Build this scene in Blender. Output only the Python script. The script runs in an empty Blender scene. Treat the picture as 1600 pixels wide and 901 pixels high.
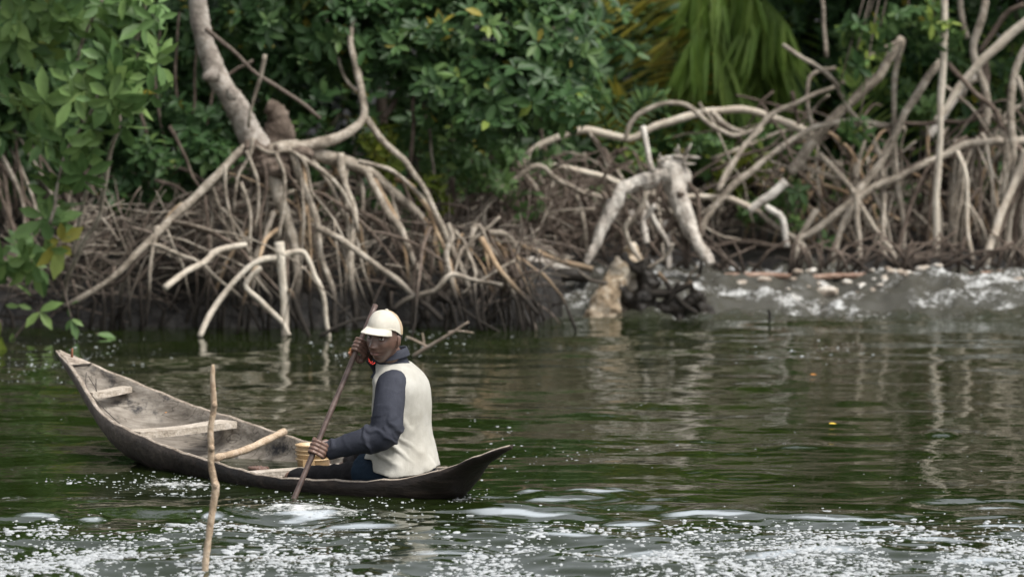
import bpy, bmesh, math, random
import numpy as np
from mathutils import Vector, Matrix, Euler
random.seed(7); rng = np.random.default_rng(7)
SC = bpy.context.scene; COL = SC.collection

# ------------------------------------------------------------------ camera, sky, sun, exposure
F = 6600.0; H = 2.5; PITCH = math.atan(505.5 / F)
cam_d = bpy.data.cameras.new("camera"); cam = bpy.data.objects.new("camera", cam_d); COL.objects.link(cam)
cam.location = (0, 0, H); cam.rotation_euler = (math.pi / 2 - PITCH, 0, 0)
cam_d.sensor_width = 36; cam_d.lens = F / 1600 * 36; cam_d.clip_end = 2000; cam_d.clip_start = 0.5
cam_d.dof.use_dof = True; cam_d.dof.focus_distance = 19.95; cam_d.dof.aperture_fstop = 2.8
SC.camera = cam
SC.render.resolution_x = 1024; SC.render.resolution_y = 576
SUN_EL, SUN_AZ = math.radians(58), math.radians(125)      # azimuth clockwise from +Y: from the right, behind the camera
world = bpy.data.worlds.new("World"); SC.world = world; world.use_nodes = True
wn = world.node_tree; bg = wn.nodes["Background"]
sky = wn.nodes.new("ShaderNodeTexSky"); sky.sky_type = 'NISHITA'; sky.sun_disc = False
sky.sun_elevation = SUN_EL; sky.sun_rotation = SUN_AZ; sky.air_density = 1.0; sky.dust_density = 4.0
hs = wn.nodes.new("ShaderNodeHueSaturation"); hs.inputs['Saturation'].default_value = 0.22
wn.links.new(sky.outputs[0], hs.inputs['Color']); wn.links.new(hs.outputs[0], bg.inputs[0])
bg.inputs[1].default_value = 0.125
sun_d = bpy.data.lights.new("sun", 'SUN'); sun_d.energy = 1.7; sun_d.angle = math.radians(22); sun_d.color = (1, .95, .88)
sun = bpy.data.objects.new("sun", sun_d); COL.objects.link(sun)
sd = Vector((math.sin(SUN_AZ) * math.cos(SUN_EL), math.cos(SUN_AZ) * math.cos(SUN_EL), math.sin(SUN_EL)))
sun.rotation_euler = sd.to_track_quat('Z', 'Y').to_euler(); sun.location = sd * 40
SC.view_settings.view_transform = 'Standard'; SC.view_settings.look = 'None'
SC.view_settings.exposure = 0.78; SC.view_settings.gamma = 1
SC.cycles.use_denoising = True; SC.cycles.max_bounces = 6; SC.cycles.transparent_max_bounces = 4

# ------------------------------------------------------------------ helpers
CP, SP = math.cos(PITCH), math.sin(PITCH)
def P(px, py, Y):                                   # a pixel of the 1600 wide photo, at depth Y -> point in the place
    a = (px - 800) / F; v = (450.5 - py) / F
    t = Y / (CP + v * SP)
    return np.array([a * t, Y, H + (-SP + v * CP) * t])
def W(px, py):                                      # the same, on the water plane
    a = (px - 800) / F; v = (450.5 - py) / F
    dz = -SP + v * CP; t = -H / dz
    return np.array([a * t, (CP + v * SP) * t, 0.0])
def smooth(a, b, x):
    t = np.clip((x - a) / (b - a), 0, 1); return t * t * (3 - 2 * t)
def _hash(i, j, k, seed):
    n = (i * 374761393 + j * 668265263 + k * 2147483647 + seed * 1274126177) & 0xffffffff
    n = ((n ^ (n >> 13)) * 1274126177) & 0xffffffff
    n = ((n ^ (n >> 15)) * 2246822519) & 0xffffffff
    return ((n ^ (n >> 16)) & 0xffffff) / float(0xffffff)
def vnoise(p, seed=0):                              # value noise, p (n,3) -> 0..1
    p = np.asarray(p, float); b = np.floor(p).astype(np.int64); f = p - b; f = f * f * (3 - 2 * f)
    r = 0
    for dx in (0, 1):
        for dy in (0, 1):
            for dz in (0, 1):
                w = (f[:, 0] if dx else 1 - f[:, 0]) * (f[:, 1] if dy else 1 - f[:, 1]) * (f[:, 2] if dz else 1 - f[:, 2])
                r = r + w * _hash(b[:, 0] + dx, b[:, 1] + dy, b[:, 2] + dz, seed)
    return r
def fbm(p, oct=4, seed=0):
    p = np.asarray(p, float); s = 0; a = 1; t = 0
    for o in range(oct):
        s = s + a * vnoise(p * 2 ** o + 17.3 * o, seed + o); t += a; a *= .5
    return s / t

WLOC = {}
def props(o, label=None, cat=None, group=None, kind=None):
    if label: o["label"] = label
    if cat: o["category"] = cat
    if group: o["group"] = group
    if kind: o["kind"] = kind
    return o
def thing(name, label, cat, loc=(0, 0, 0), group=None):
    o = bpy.data.objects.new(name, None); COL.objects.link(o); o.location = loc; o.empty_display_size = .1
    WLOC[o.name] = np.array(loc, float)
    return props(o, label, cat, group)
def origin(o):
    r = np.zeros(3)
    while o is not None:
        r = r + np.array(o.location); o = o.parent
    return r
class MB:
    def __init__(s): s.v = []; s.f = []; s.m = []; s.n = 0
    def add(s, v, f, mat=0):
        v = np.asarray(v, float).reshape(-1, 3)
        s.v.append(v); s.f += [tuple(int(i) + s.n for i in q) for q in f]; s.m += [mat] * len(f); s.n += len(v)
        return s
    def grid(s, g, mat=0, closed_u=False, closed_v=False, cap0=False, cap1=False):   # g (nu,nv,3)
        g = np.asarray(g); nu, nv = g.shape[:2]; f = []
        for i in range(nu if closed_u else nu - 1):
            for j in range(nv if closed_v else nv - 1):
                a, b = i * nv + j, i * nv + (j + 1) % nv; i2 = (i + 1) % nu
                f.append((a, b, i2 * nv + (j + 1) % nv, i2 * nv + j))
        if cap0: f.append(tuple(range(nv))[::-1])
        if cap1: f.append(tuple((nu - 1) * nv + j for j in range(nv)))
        return s.add(g.reshape(-1, 3), f, mat)
    def tube(s, pts, r, seg=7, mat=0, cap=True, jit=0.0):
        return s.grid(tube_grid(pts, r, seg, jit), mat, closed_v=True, cap0=cap, cap1=cap)
    def ell(s, c, ax, R=None, nu=10, nv=14, mat=0, fn=None):
        u = np.linspace(0, math.pi, nu + 1)[:, None]; v = np.linspace(0, 2 * math.pi, nv, endpoint=False)[None]
        d = np.stack([np.sin(u) * np.cos(v), np.sin(u) * np.sin(v), np.cos(u) + 0 * v], -1).reshape(-1, 3)
        q = d * np.asarray(ax)
        if fn: q = fn(d, q)
        if R is not None: q = q @ np.asarray(R).T
        return s.grid((q + np.asarray(c)).reshape(nu + 1, nv, 3)[::-1], mat, closed_v=True)
    def box(s, c, half, R=None, mat=0, jit=0.0):
        q = np.array([(x, y, z) for x in (-1, 1) for y in (-1, 1) for z in (-1, 1)], float) * np.asarray(half)
        q += rng.normal(0, 1, q.shape) * jit
        if R is not None: q = q @ np.asarray(R).T
        return s.add(q + np.asarray(c), [(0, 1, 3, 2), (4, 6, 7, 5), (0, 4, 5, 1), (2, 3, 7, 6), (0, 2, 6, 4), (1, 5, 7, 3)], mat)
    def mesh(s, name, off=(0, 0, 0), shade=True):
        me = bpy.data.meshes.new(name); V = np.concatenate(s.v) - np.asarray(off)
        me.from_pydata(V.tolist(), [], s.f); me.polygons.foreach_set("material_index", s.m)
        me.polygons.foreach_set("use_smooth", [shade] * len(s.f)); me.update(); return me
    def build(s, name, mats, parent=None, shade=True, fix=True):
        off = origin(parent) if parent else np.zeros(3)
        me = s.mesh(name, off, shade)
        if fix:
            bm = bmesh.new(); bm.from_mesh(me); bmesh.ops.recalc_face_normals(bm, faces=bm.faces); bm.to_mesh(me); bm.free()
        return link(name, me, mats, parent)
def link(name, me, mats, parent=None):
    for m in (mats if isinstance(mats, (list, tuple)) else [mats]): me.materials.append(m)
    o = bpy.data.objects.new(name, me); COL.objects.link(o)
    if parent: o.parent = parent
    return o
def cat_rom(c, n):                                   # Catmull-Rom through control points, n samples per span
    c = np.asarray(c, float)
    if len(c) < 3: 
        t = np.linspace(0, 1, n * (len(c) - 1) + 1)[:, None]; return c[0] + (c[-1] - c[0]) * t
    e = np.concatenate([[2 * c[0] - c[1]], c, [2 * c[-1] - c[-2]]]); out = []
    for i in range(len(c) - 1):
        a, b, d, g = e[i:i + 4]
        for t in np.arange(n) / n:
            out.append(.5 * (2 * b + (d - a) * t + (2 * a - 5 * b + 4 * d - g) * t * t + (3 * b - a - 3 * d + g) * t ** 3))
    return np.array(out + [c[-1]])
def norm(v): v = np.asarray(v, float); return v / (np.linalg.norm(v, axis=-1, keepdims=True) + 1e-12)
def tube_grid(pts, r, seg=7, jit=0.0):
    pts = np.asarray(pts, float); n = len(pts); r = np.broadcast_to(np.asarray(r, float), (n,))
    t = norm(np.gradient(pts, axis=0)); up = np.array([.3, -1., .2]) if abs(t[0][1]) < .9 else np.array([1., 0, 0])
    a = np.cross(t[0], up); a /= np.linalg.norm(a); ring = []
    th = np.linspace(0, 2 * math.pi, seg, endpoint=False)
    for i in range(n):
        a = a - t[i] * a.dot(t[i]); a /= np.linalg.norm(a); b = np.cross(t[i], a)
        rr = r[i] * (1 + jit * (rng.random(seg) - .5)) if jit else r[i]
        ring.append(pts[i] + (np.cos(th) * rr)[:, None] * a + (np.sin(th) * rr)[:, None] * b)
    return np.array(ring)
def fuse(mb, voxel, it=4, name="fused"):             # union of closed shapes as one continuous skin
    me = mb.mesh(name); o = bpy.data.objects.new(name, me); COL.objects.link(o)
    m = o.modifiers.new("r", 'REMESH'); m.mode = 'VOXEL'; m.voxel_size = voxel
    if it: k = o.modifiers.new("s", 'SMOOTH'); k.factor = .5; k.iterations = it
    dg = bpy.context.evaluated_depsgraph_get(); out = bpy.data.meshes.new_from_object(o.evaluated_get(dg))
    bpy.data.objects.remove(o); bpy.data.meshes.remove(me); out.name = name
    return out
def get_co(me): a = np.empty(len(me.vertices) * 3); me.vertices.foreach_get("co", a); return a.reshape(-1, 3)
def get_no(me): a = np.empty(len(me.vertices) * 3); me.vertex_normals.foreach_get("vector", a); return a.reshape(-1, 3)
def set_co(me, c): me.vertices.foreach_set("co", np.asarray(c).ravel()); me.update()
def shade_all(me): me.polygons.foreach_set("use_smooth", [True] * len(me.polygons))

# ------------------------------------------------------------------ materials
MATS = {}
class NT:
    def __init__(s, name):
        s.m = bpy.data.materials.new(name); s.m.use_nodes = True; s.t = s.m.node_tree; s.N = s.t.nodes; s.L = s.t.links
        s.p = s.N["Principled BSDF"]; MATS[name] = s.m; s.out = s.N["Material Output"]
    def node(s, ty, **k):
        n = s.N.new(ty)
        for a, b in k.items(): setattr(n, a, b)
        return n
    def link(s, a, b): s.L.new(a, b)
    def co(s, scale=(1, 1, 1), what='Object', rot=(0, 0, 0)):
        c = s.node("ShaderNodeTexCoord"); m = s.node("ShaderNodeMapping")
        m.inputs['Scale'].default_value = scale; m.inputs['Rotation'].default_value = rot
        s.link(c.outputs[what], m.inputs[0]); return m.outputs[0]
    def noise(s, scale, vec=None, detail=4, rough=.55):
        n = s.node("ShaderNodeTexNoise"); n.inputs['Scale'].default_value = scale; n.inputs['Detail'].default_value = detail
        n.inputs['Roughness'].default_value = rough
        if vec is not None: s.link(vec, n.inputs['Vector'])
        return n.outputs['Fac']
    def ramp(s, fac, stops):
        r = s.node("ShaderNodeValToRGB"); e = r.color_ramp.elements
        while len(e) > 1: e.remove(e[-1])
        e[0].position = stops[0][0]; e[0].color = (*stops[0][1], 1)
        for p, c in stops[1:]:
            q = e.new(p); q.color = (*c, 1)
        s.link(fac, r.inputs[0]); return r.outputs[0]
    def mix(s, fac, a, b, mode='MIX'):
        n = s.node("ShaderNodeMix", data_type='RGBA', blend_type=mode)
        for k, x in ((0, fac), (6, a), (7, b)):
            if hasattr(x, 'links'): s.link(x, n.inputs[k])
            else: n.inputs[k].default_value = x if k == 0 else (*x, 1)
        return n.outputs[2]
    def math(s, op, a, b=0.0, clamp=False):
        n = s.node("ShaderNodeMath", operation=op, use_clamp=clamp)
        for k, x in ((0, a), (1, b)):
            if hasattr(x, 'links'): s.link(x, n.inputs[k])
            else: n.inputs[k].default_value = x
        return n.outputs[0]
    def sep(s, v): n = s.node("ShaderNodeSeparateXYZ"); s.link(v, n.inputs[0]); return n.outputs
    def pos(s): return s.node("ShaderNodeNewGeometry").outputs['Position']
    def attr(s, name): return s.node("ShaderNodeAttribute", attribute_name=name).outputs['Fac']
    def bump(s, h, strength=.5, dist=.01):
        b = s.node("ShaderNodeBump"); b.inputs['Strength'].default_value = strength; b.inputs['Distance'].default_value = dist
        s.link(h, b.inputs['Height']); s.link(b.outputs[0], s.p.inputs['Normal']); return b
    def set(s, col=None, rough=None, spec=None):
        if col is not None:
            if hasattr(col, 'links'): s.link(col, s.p.inputs['Base Color'])
            else: s.p.inputs['Base Color'].default_value = (*col, 1)
        if rough is not None:
            if hasattr(rough, 'links'): s.link(rough, s.p.inputs['Roughness'])
            else: s.p.inputs['Roughness'].default_value = rough
        if spec is not None: s.p.inputs['Specular IOR Level'].default_value = spec
        return s.m
def bark(name, dark, mid, pale, tide=True, scale=9.0, rough=.85):
    n = NT(name); w = n.pos(); a = n.noise(scale, w, 6, .65); b = n.noise(scale * 4.5, w, 4, .6); c = n.noise(1.6, w, 3)
    f = n.math('ADD', n.math('MULTIPLY', a, .55), n.math('ADD', n.math('MULTIPLY', b, .3), n.math('MULTIPLY', c, .25)))
    col = n.ramp(f, [(.38, dark), (.52, mid), (.66, pale)])
    if tide:                                        # black mud and algae left by the tide
        z = n.sep(w)[2]; zz = n.math('ADD', z, n.math('MULTIPLY', n.math('SUBTRACT', c, .5), .30))
        col = n.mix(n.math('MULTIPLY', n.math('SUBTRACT', .44, zz), 4.5, True), col, (.026, .022, .018))
    n.bump(n.math('ADD', a, b), .7, .012); return n.set(col, rough, .25)
M_root = bark("root_bark", (.062, .050, .038), (.235, .20, .158), (.47, .42, .35))
M_root_dark = bark("root_bark_brown", (.035, .026, .02), (.095, .072, .056), (.20, .16, .13))
M_root_pale = bark("peeled_root", (.30, .25, .19), (.48, .42, .34), (.62, .57, .48), scale=6)
M_peeled = bark("peeled_pale_root", (.22, .18, .14), (.46, .405, .33), (.64, .59, .50), False, 7)
M_log = bark("reddish_log_wood", (.12, .07, .05), (.26, .17, .125), (.40, .30, .24), False, 8)
M_root_tan = bark("tan_root", (.20, .13, .075), (.34, .24, .15), (.46, .36, .25))
M_trunk = bark("pale_trunk_bark", (.07, .058, .05), (.27, .235, .20), (.50, .46, .41), False, 8)
M_snag = bark("bleached_dead_wood", (.14, .115, .095), (.43, .39, .34), (.66, .63, .57), False, 9)
M_stump = bark("yellow_rotten_wood", (.025, .018, .012), (.27, .205, .135), (.64, .58, .48), False, 6)
M_black = bark("black_wet_wood", (.008, .007, .006), (.018, .015, .012), (.035, .03, .024), False, 8, .5)
M_twig = bark("twig_bark", (.05, .038, .03), (.12, .095, .078), (.21, .175, .145), False)

def leafmat(name, stops, trans=.28, rough=.45):
    n = NT(name); t = n.attr("tint"); col = n.ramp(t, stops)
    col = n.mix(.35, col, n.ramp(n.noise(14, n.pos(), 3), [(.3, (.45, .45, .45)), (.7, (1.15, 1.15, 1.15))]), 'MULTIPLY')
    n.set(col, rough, .28); tr = n.node("ShaderNodeBsdfTranslucent"); n.link(col, tr.inputs[0])
    mx = n.node("ShaderNodeMixShader"); mx.inputs[0].default_value = trans
    n.link(n.p.outputs[0], mx.inputs[1]); n.link(tr.outputs[0], mx.inputs[2]); n.link(mx.outputs[0], n.out.inputs[0]); return n.m
M_leaf = leafmat("mangrove_leaf", [(0, (.022, .054, .018)), (.45, (.054, .116, .038)), (.8, (.130, .215, .062)), (.95, (.24, .30, .05)), (1, (.30, .26, .04))])
M_leaf_light = leafmat("light_leaf", [(0, (.050, .108, .034)), (.5, (.130, .230, .075)), (.9, (.22, .33, .10)), (1, (.30, .29, .06))])
M_leaf_yellow = leafmat("yellow_green_leaf", [(0, (.07, .11, .02)), (.5, (.16, .21, .03)), (1, (.34, .33, .06))])
M_palm = leafmat("palm_leaf", [(0, (.11, .20, .04)), (.5, (.18, .30, .055)), (1, (.27, .38, .08))], .4)
M_palm_old = leafmat("withered_palm_leaf", [(0, (.16, .18, .03)), (.5, (.34, .30, .04)), (1, (.40, .26, .04))], .35)

def water_mat():
    n = NT("river_water"); w = n.pos(); f = n.attr("foam")
    m = n.node("ShaderNodeMapping"); m.inputs['Scale'].default_value = (1, 1, 1); n.link(w, m.inputs[0])
    br = n.noise(34, m.outputs[0], 7, .75); br2 = n.noise(9, m.outputs[0], 5, .65)
    ff = n.math('ADD', n.math('MULTIPLY', f, .85), n.math('SUBTRACT', n.math('MULTIPLY', n.math('ADD', br, br2), 2.2), 2.72))
    ff = n.math('MULTIPLY', ff, 1.8, True)
    murk = n.math('MULTIPLY', n.attr("murk"), 1.0)
    base = n.mix(murk, (.010, .017, .003), (.080, .075, .066)); sky_sheen = n.attr('sky_sheen')
    col = n.mix(n.math('MULTIPLY', sky_sheen, .85), n.mix(ff, base, (.56, .57, .56)), (.44, .485, .52)); n.set(col)  # pale streaks of reflected sky are painted into the water colour
    r = n.math('ADD', n.math('MULTIPLY', ff, .55), n.math('ADD', .035, n.math('MULTIPLY', murk, .16))); n.link(r, n.p.inputs['Roughness'])
    n.p.inputs['IOR'].default_value = 1.333
    n.bump(n.math('ADD', n.noise(11, w, 3, .5), n.math('MULTIPLY', ff, .5)), .09, .02); return n.m
M_water = water_mat()
n = NT("foam_bubbles"); n.set(n.ramp(n.noise(40, n.pos()), [(.3, (.28, .30, .31)), (.7, (.47, .49, .50))]), .55); M_foam = n.m
n = NT("tan_froth"); n.set(n.ramp(n.noise(12, n.pos()), [(.35, (.20, .15, .11)), (.5, (.38, .33, .27)), (.66, (.66, .64, .59))]), .6); M_froth = n.m
n = NT("river_mud"); a = n.noise(7, n.pos(), 7, .65); n.set(n.ramp(a, [(.3, (.004, .0035, .003)), (.55, (.011, .009, .007)), (.75, (.036, .028, .021))]), .5); n.bump(a, 1, .05); M_mud = n.m

exec_parts = []
# ------------------------------------------------------------------ ground and water
def bank_line(x): return 28.95 + .18 * np.sin(1.3 * x + .6) + 2.35 * smooth(.12, .75, x) - .10 * smooth(2.2, 3.8, x)
def ground_z(X, Y):
    d = Y - bank_line(X)
    p = np.stack([X, Y, 0 * X], -1).reshape(-1, 3)
    n = (fbm(p * 1.7, 4, 5).reshape(X.shape) - .5)
    n2 = (fbm(p * 6, 3, 9).reshape(X.shape) - .5)
    z = -.55 + .80 * smooth(-.15, .55, d) + .12 * np.clip(d, 0, 6) * .6 + .04 * smooth(.2, .8, X) * smooth(-.3, .3, d) + n * (.28 - .14 * smooth(.2, .8, X)) + n2 * .10
    return z + .30 * np.clip(Y - 38, 0, 60)
def make_ground():
    xs = np.concatenate([np.linspace(-400, -8, 14), np.linspace(-7, 7, 180), np.linspace(8, 400, 14)])
    ys = np.concatenate([np.linspace(-60, 25, 12), np.linspace(26, 36, 130), np.linspace(37, 60, 20), np.linspace(70, 900, 12)])
    X, Y = np.meshgrid(xs, ys, indexing='ij'); Z = ground_z(X, Y); Z = np.where(np.abs(X) > 60, Z + 0, Z)
    b = MB(); b.grid(np.stack([X, Y, Z], -1)); props(b.build("riverbank", M_mud), kind="structure")
make_ground()

comps = []
for i in range(64):
    lam = math.exp(random.uniform(math.log(.11), math.log(1.5))); th = random.gauss(math.pi / 2, .75)
    comps.append((2 * math.pi / lam, th, random.uniform(0, 6.28)))
SLITS = [(815, 801, 175, 7), (872, 779, 105, 4.5), (835, 768, 40, 4), (985, 817, 90, 5), (1108, 806, 145, 7), (1330, 810, 190, 5), (1372, 825, 95, 6), (1560, 795, 75, 5),
         (1562, 823, 90, 5), (1480, 846, 190, 6), (1440, 834, 80, 5), (930, 768, 90, 5), (480, 806, 110, 12), (560, 822, 130, 8), (60, 806, 60, 5), (140, 812, 40, 6), (330, 806, 30, 6),
         (1000, 862, 160, 10), (1250, 868, 200, 10), (1540, 875, 160, 9), (700, 868, 140, 9), (890, 838, 90, 7), (1180, 610, 70, 5), (1475, 683, 40, 4)]
def rapid_mask(X, Y): return smooth(-.35, .25, X) * smooth(30.2, 31.05, Y + .18 * np.sin(2.1 * X))
def water_h(X, Y):
    p = np.stack([X, Y, 0 * X], -1).reshape(-1, 3)
    patch = smooth(.35, .7, fbm(p * np.array([.8, .5, 1]), 3, 21).reshape(X.shape))
    near = 1 - smooth(18.6, 20.5, Y)
    amp = .0034 + .0048 * patch + .0075 * near
    Z = np.zeros_like(X)
    for k, th, ph in comps:
        lamw = 1.55 if k < 12 else 1.0 if k < 25 else (.55 + .5 * patch)
        Z += lamw * np.sin(k * (X * math.cos(th) + Y * math.sin(th)) + ph) / k
    Z = Z * amp
    for (px, py, w, h) in SLITS:                     # steeper little wave faces
        c = W(px, py); wx = w / 2 * c[1] / F; wy = max(h, 5) * c[1] ** 2 / (F * H) * .62
        dx = (X - c[0]) / wx; dy = (Y - c[1] - .02 * np.sin(9 * (X - c[0]) + px)) / wy
        env = np.exp(-dx ** 4 * .8)
        Z += env * wy * .07 * (np.clip(dy, -1, 1) + 1) * np.exp(-np.clip(dy - 1, 0, 9) ** 2 * .12)
    for (px, py, R, A) in [(905, 775, .45, .002), (480, 790, .5, .004), (730, 785, .4, .003), (1160, 745, .4, .0014)]:  # ring ripples
        c = W(px, py); r = np.hypot(X - c[0], Y - c[1])
        Z += A * np.sin(r * 42) * np.exp(-(r / R) ** 2)
    m = rapid_mask(X, Y); band = smooth(-.4, .15, X) * smooth(29.5, 30.4, Y)
    t = fbm(p * np.array([3.2, 4.2, 1]), 4, 33).reshape(X.shape) - .5
    t2 = np.abs(fbm(p * np.array([1.6, 2.4, 1]) + 9, 3, 44).reshape(X.shape) - .5)
    Z = Z * (1 - .5 * band) + .21 * m + band * (.20 * t - .22 * t2 + .04 + .07 * 1.8 * (fbm(p * np.array([9, 11, 1]), 3, 55).reshape(X.shape) - .5))
    return Z
def make_water():
    xs = np.concatenate([np.linspace(-300, -4.6, 16), np.linspace(-4.5, 4.5, 331), np.linspace(4.6, 300, 16)])
    ys = np.concatenate([np.linspace(-60, 15.8, 20), np.linspace(16, 20.5, 260), np.linspace(20.52, 33.2, 440), np.linspace(33.4, 36, 6)])
    X, Y = np.meshgrid(xs, ys, indexing='ij'); Z = water_h(X, Y)
    far = (np.abs(X) > 4.5) | (Y < 15.9); Z = np.where(far, .21 * rapid_mask(X, Y), Z)
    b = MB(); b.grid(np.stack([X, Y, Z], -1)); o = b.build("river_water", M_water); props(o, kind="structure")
    p = np.stack([X, Y, 0 * X], -1).reshape(-1, 3); Xf, Yf = X.ravel(), Y.ravel()
    band = smooth(-.4, .15, Xf) * smooth(29.3, 30.6, Yf)
    n1 = fbm(p * np.array([2.6, 4.2, 1]), 5, 61); n2 = fbm(p * np.array([2.5, 5, 1]), 4, 71)
    foam = band * (.24 + .66 * smooth(.44, .68, n1) * (.4 + .6 * smooth(29.8, 31.0, Yf)))
    foam += .5 * smooth(.56, .72, n2) * smooth(26.5, 29.5, Yf) * smooth(-.8, .2, Xf) * .8
    front = 1 - smooth(17.3, 19.2, Yf); foam += front * .50 * smooth(.40, .68, n2)
    for (px, py, w, h, a) in [(270, 757, 75, 12, .62), (490, 800, 70, 14, .65), (440, 820, 60, 8, .5), (110, 752, 40, 4, .6), (718, 778, 14, 10, .5), (20, 778, 30, 6, .5), (540, 522, 60, 5, .3), (480, 800, 120, 16, .35)]:
        c = W(px, py); wx = w * c[1] / F; wy = h * c[1] ** 2 / (F * H)
        foam += a * np.exp(-((Xf - c[0]) / wx) ** 2 - ((Yf - c[1]) / wy) ** 2) * (.5 + smooth(.35, .6, n2))
    o.data.attributes.new("foam", 'FLOAT', 'POINT').data.foreach_set("value", np.clip(foam, 0, 1))
    sky_sheen = np.zeros(len(Xf)); wn_ = fbm(p * np.array([7, 14, 1]), 3, 91) - .5  # mask of the painted sky reflections, smooth pale streaks with wavy edges
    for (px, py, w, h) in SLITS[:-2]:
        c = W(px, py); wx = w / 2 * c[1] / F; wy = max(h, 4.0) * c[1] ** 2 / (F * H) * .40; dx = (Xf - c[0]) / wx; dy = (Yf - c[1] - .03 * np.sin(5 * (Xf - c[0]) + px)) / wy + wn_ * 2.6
        sky_sheen = np.maximum(sky_sheen, smooth(.55, .95, np.exp(-np.abs(dx) ** 3 * .45 - dy ** 2 * .6)))
    o.data.attributes.new("sky_sheen", 'FLOAT', 'POINT').data.foreach_set("value", sky_sheen * .95)
    o.data.attributes.new("murk", 'FLOAT', 'POINT').data.foreach_set("value", band * (.75 + .0 * n1))
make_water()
# ------------------------------------------------------------------ leaves
LT = np.array([0, 1, .36, .70, .28, .64, .28, .64]); LS = np.array([0, 0, 0, 0, .78, 1, -.78, -1.]); LN = np.array([0, 0, -.10, -.08, .10, .10, .10, .10])
LOOP = np.array([0, 2, 4, 2, 3, 5, 4, 3, 1, 5, 0, 6, 2, 2, 6, 7, 3, 3, 7, 1]); LTOT = np.array([3, 4, 3, 3, 4, 3])
def leaf_verts(Pn, A, N, L, Wd, droop=.25):
    A = norm(A); N = norm(N - A * (N * A).sum(-1, keepdims=True)); S = np.cross(A, N)
    L = L[:, None, None]; Wd = Wd[:, None, None]
    t = LT[None, :, None]; s = LS[None, :, None]; h = LN[None, :, None]
    return Pn[:, None] + A[:, None] * t * L + S[:, None] * s * Wd + N[:, None] * (h * Wd * 2 - droop * t * t * L)
def leaf_mesh(name, V, tint):
    k = len(V); nv = k * 8; me = bpy.data.meshes.new(name)
    me.vertices.add(nv); me.vertices.foreach_set("co", V.reshape(-1))
    loops = (LOOP[None] + np.arange(k)[:, None] * 8).ravel(); tot = np.tile(LTOT, k)
    me.loops.add(len(loops)); me.loops.foreach_set("vertex_index", loops)
    me.polygons.add(len(tot)); me.polygons.foreach_set("loop_start", np.concatenate([[0], np.cumsum(tot)[:-1]])); me.polygons.foreach_set("loop_total", tot)
    me.update(calc_edges=True); me.validate()
    me.attributes.new("tint", 'FLOAT', 'POINT').data.foreach_set("value", np.repeat(np.clip(tint, 0, 1), 8)); return me
def rosettes(C, D, size, k=(6, 9), flat=.55, tint0=.4, tsd=.16, yellow=.015):   # leaf whorls at shoot ends
    Ps, As, Ns, Ls, Ws, T = [], [], [], [], [], []
    for c, d in zip(C, norm(D)):
        m = rng.integers(*k); a0 = rng.random() * 6.28; u = np.cross(d, [.31, .2, .93]); u /= np.linalg.norm(u) + 1e-9; v = np.cross(d, u); tt = tint0 + rng.normal(0, tsd)
        th = a0 + np.arange(m) * 2.4; e = flat * (.6 + .5 * rng.random(m)) + .18 * (np.arange(m) < 2)
        rad = np.cos(th)[:, None] * u + np.sin(th)[:, None] * v
        a = rad * np.cos(e)[:, None] + d * np.sin(e)[:, None] + rng.normal(0, .14, (m, 3)); 
        Ps.append(c + rad * .06 * size + rng.normal(0, .05 * size, (m, 3))); As.append(a); Ns.append(d - rad * .25 + rng.normal(0, .22, (m, 3)))
        l = size * rng.uniform(.55, 1.25, m) * rng.choice([.75, 1, 1.1]); Ls.append(l); Ws.append(l * rng.uniform(.17, .23, m))
        t = tt + rng.normal(0, .07, m); t[rng.random(m) < yellow] = 1; T.append(t)
    return [np.concatenate(q) for q in (Ps, As, Ns, Ls, Ws, T)]
def in_blobs(blobs, n, shell=.5):                    # points in a set of ellipsoids, more of them towards the outside
    w = np.array([b[1][0] * b[1][1] * b[1][2] for b in blobs]) ** .67; idx = rng.choice(len(blobs), n, p=w / w.sum())
    d = norm(rng.normal(0, 1, (n, 3))); r = rng.random(n) ** (1 / 3) * (1 - shell) + shell
    c = np.array([blobs[i][0] for i in idx]); a = np.array([blobs[i][1] for i in idx])
    r *= rng.uniform(.8, 1.12, n); return c + d * a * r[:, None], norm(d / a + np.array([0, -.5, .9]) * 2.0)
def blob(px, py, Y, rx, ry, dy=.5): return (P(px, py, Y), np.array([rx * Y / F, dy, ry * Y / F]))
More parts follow.
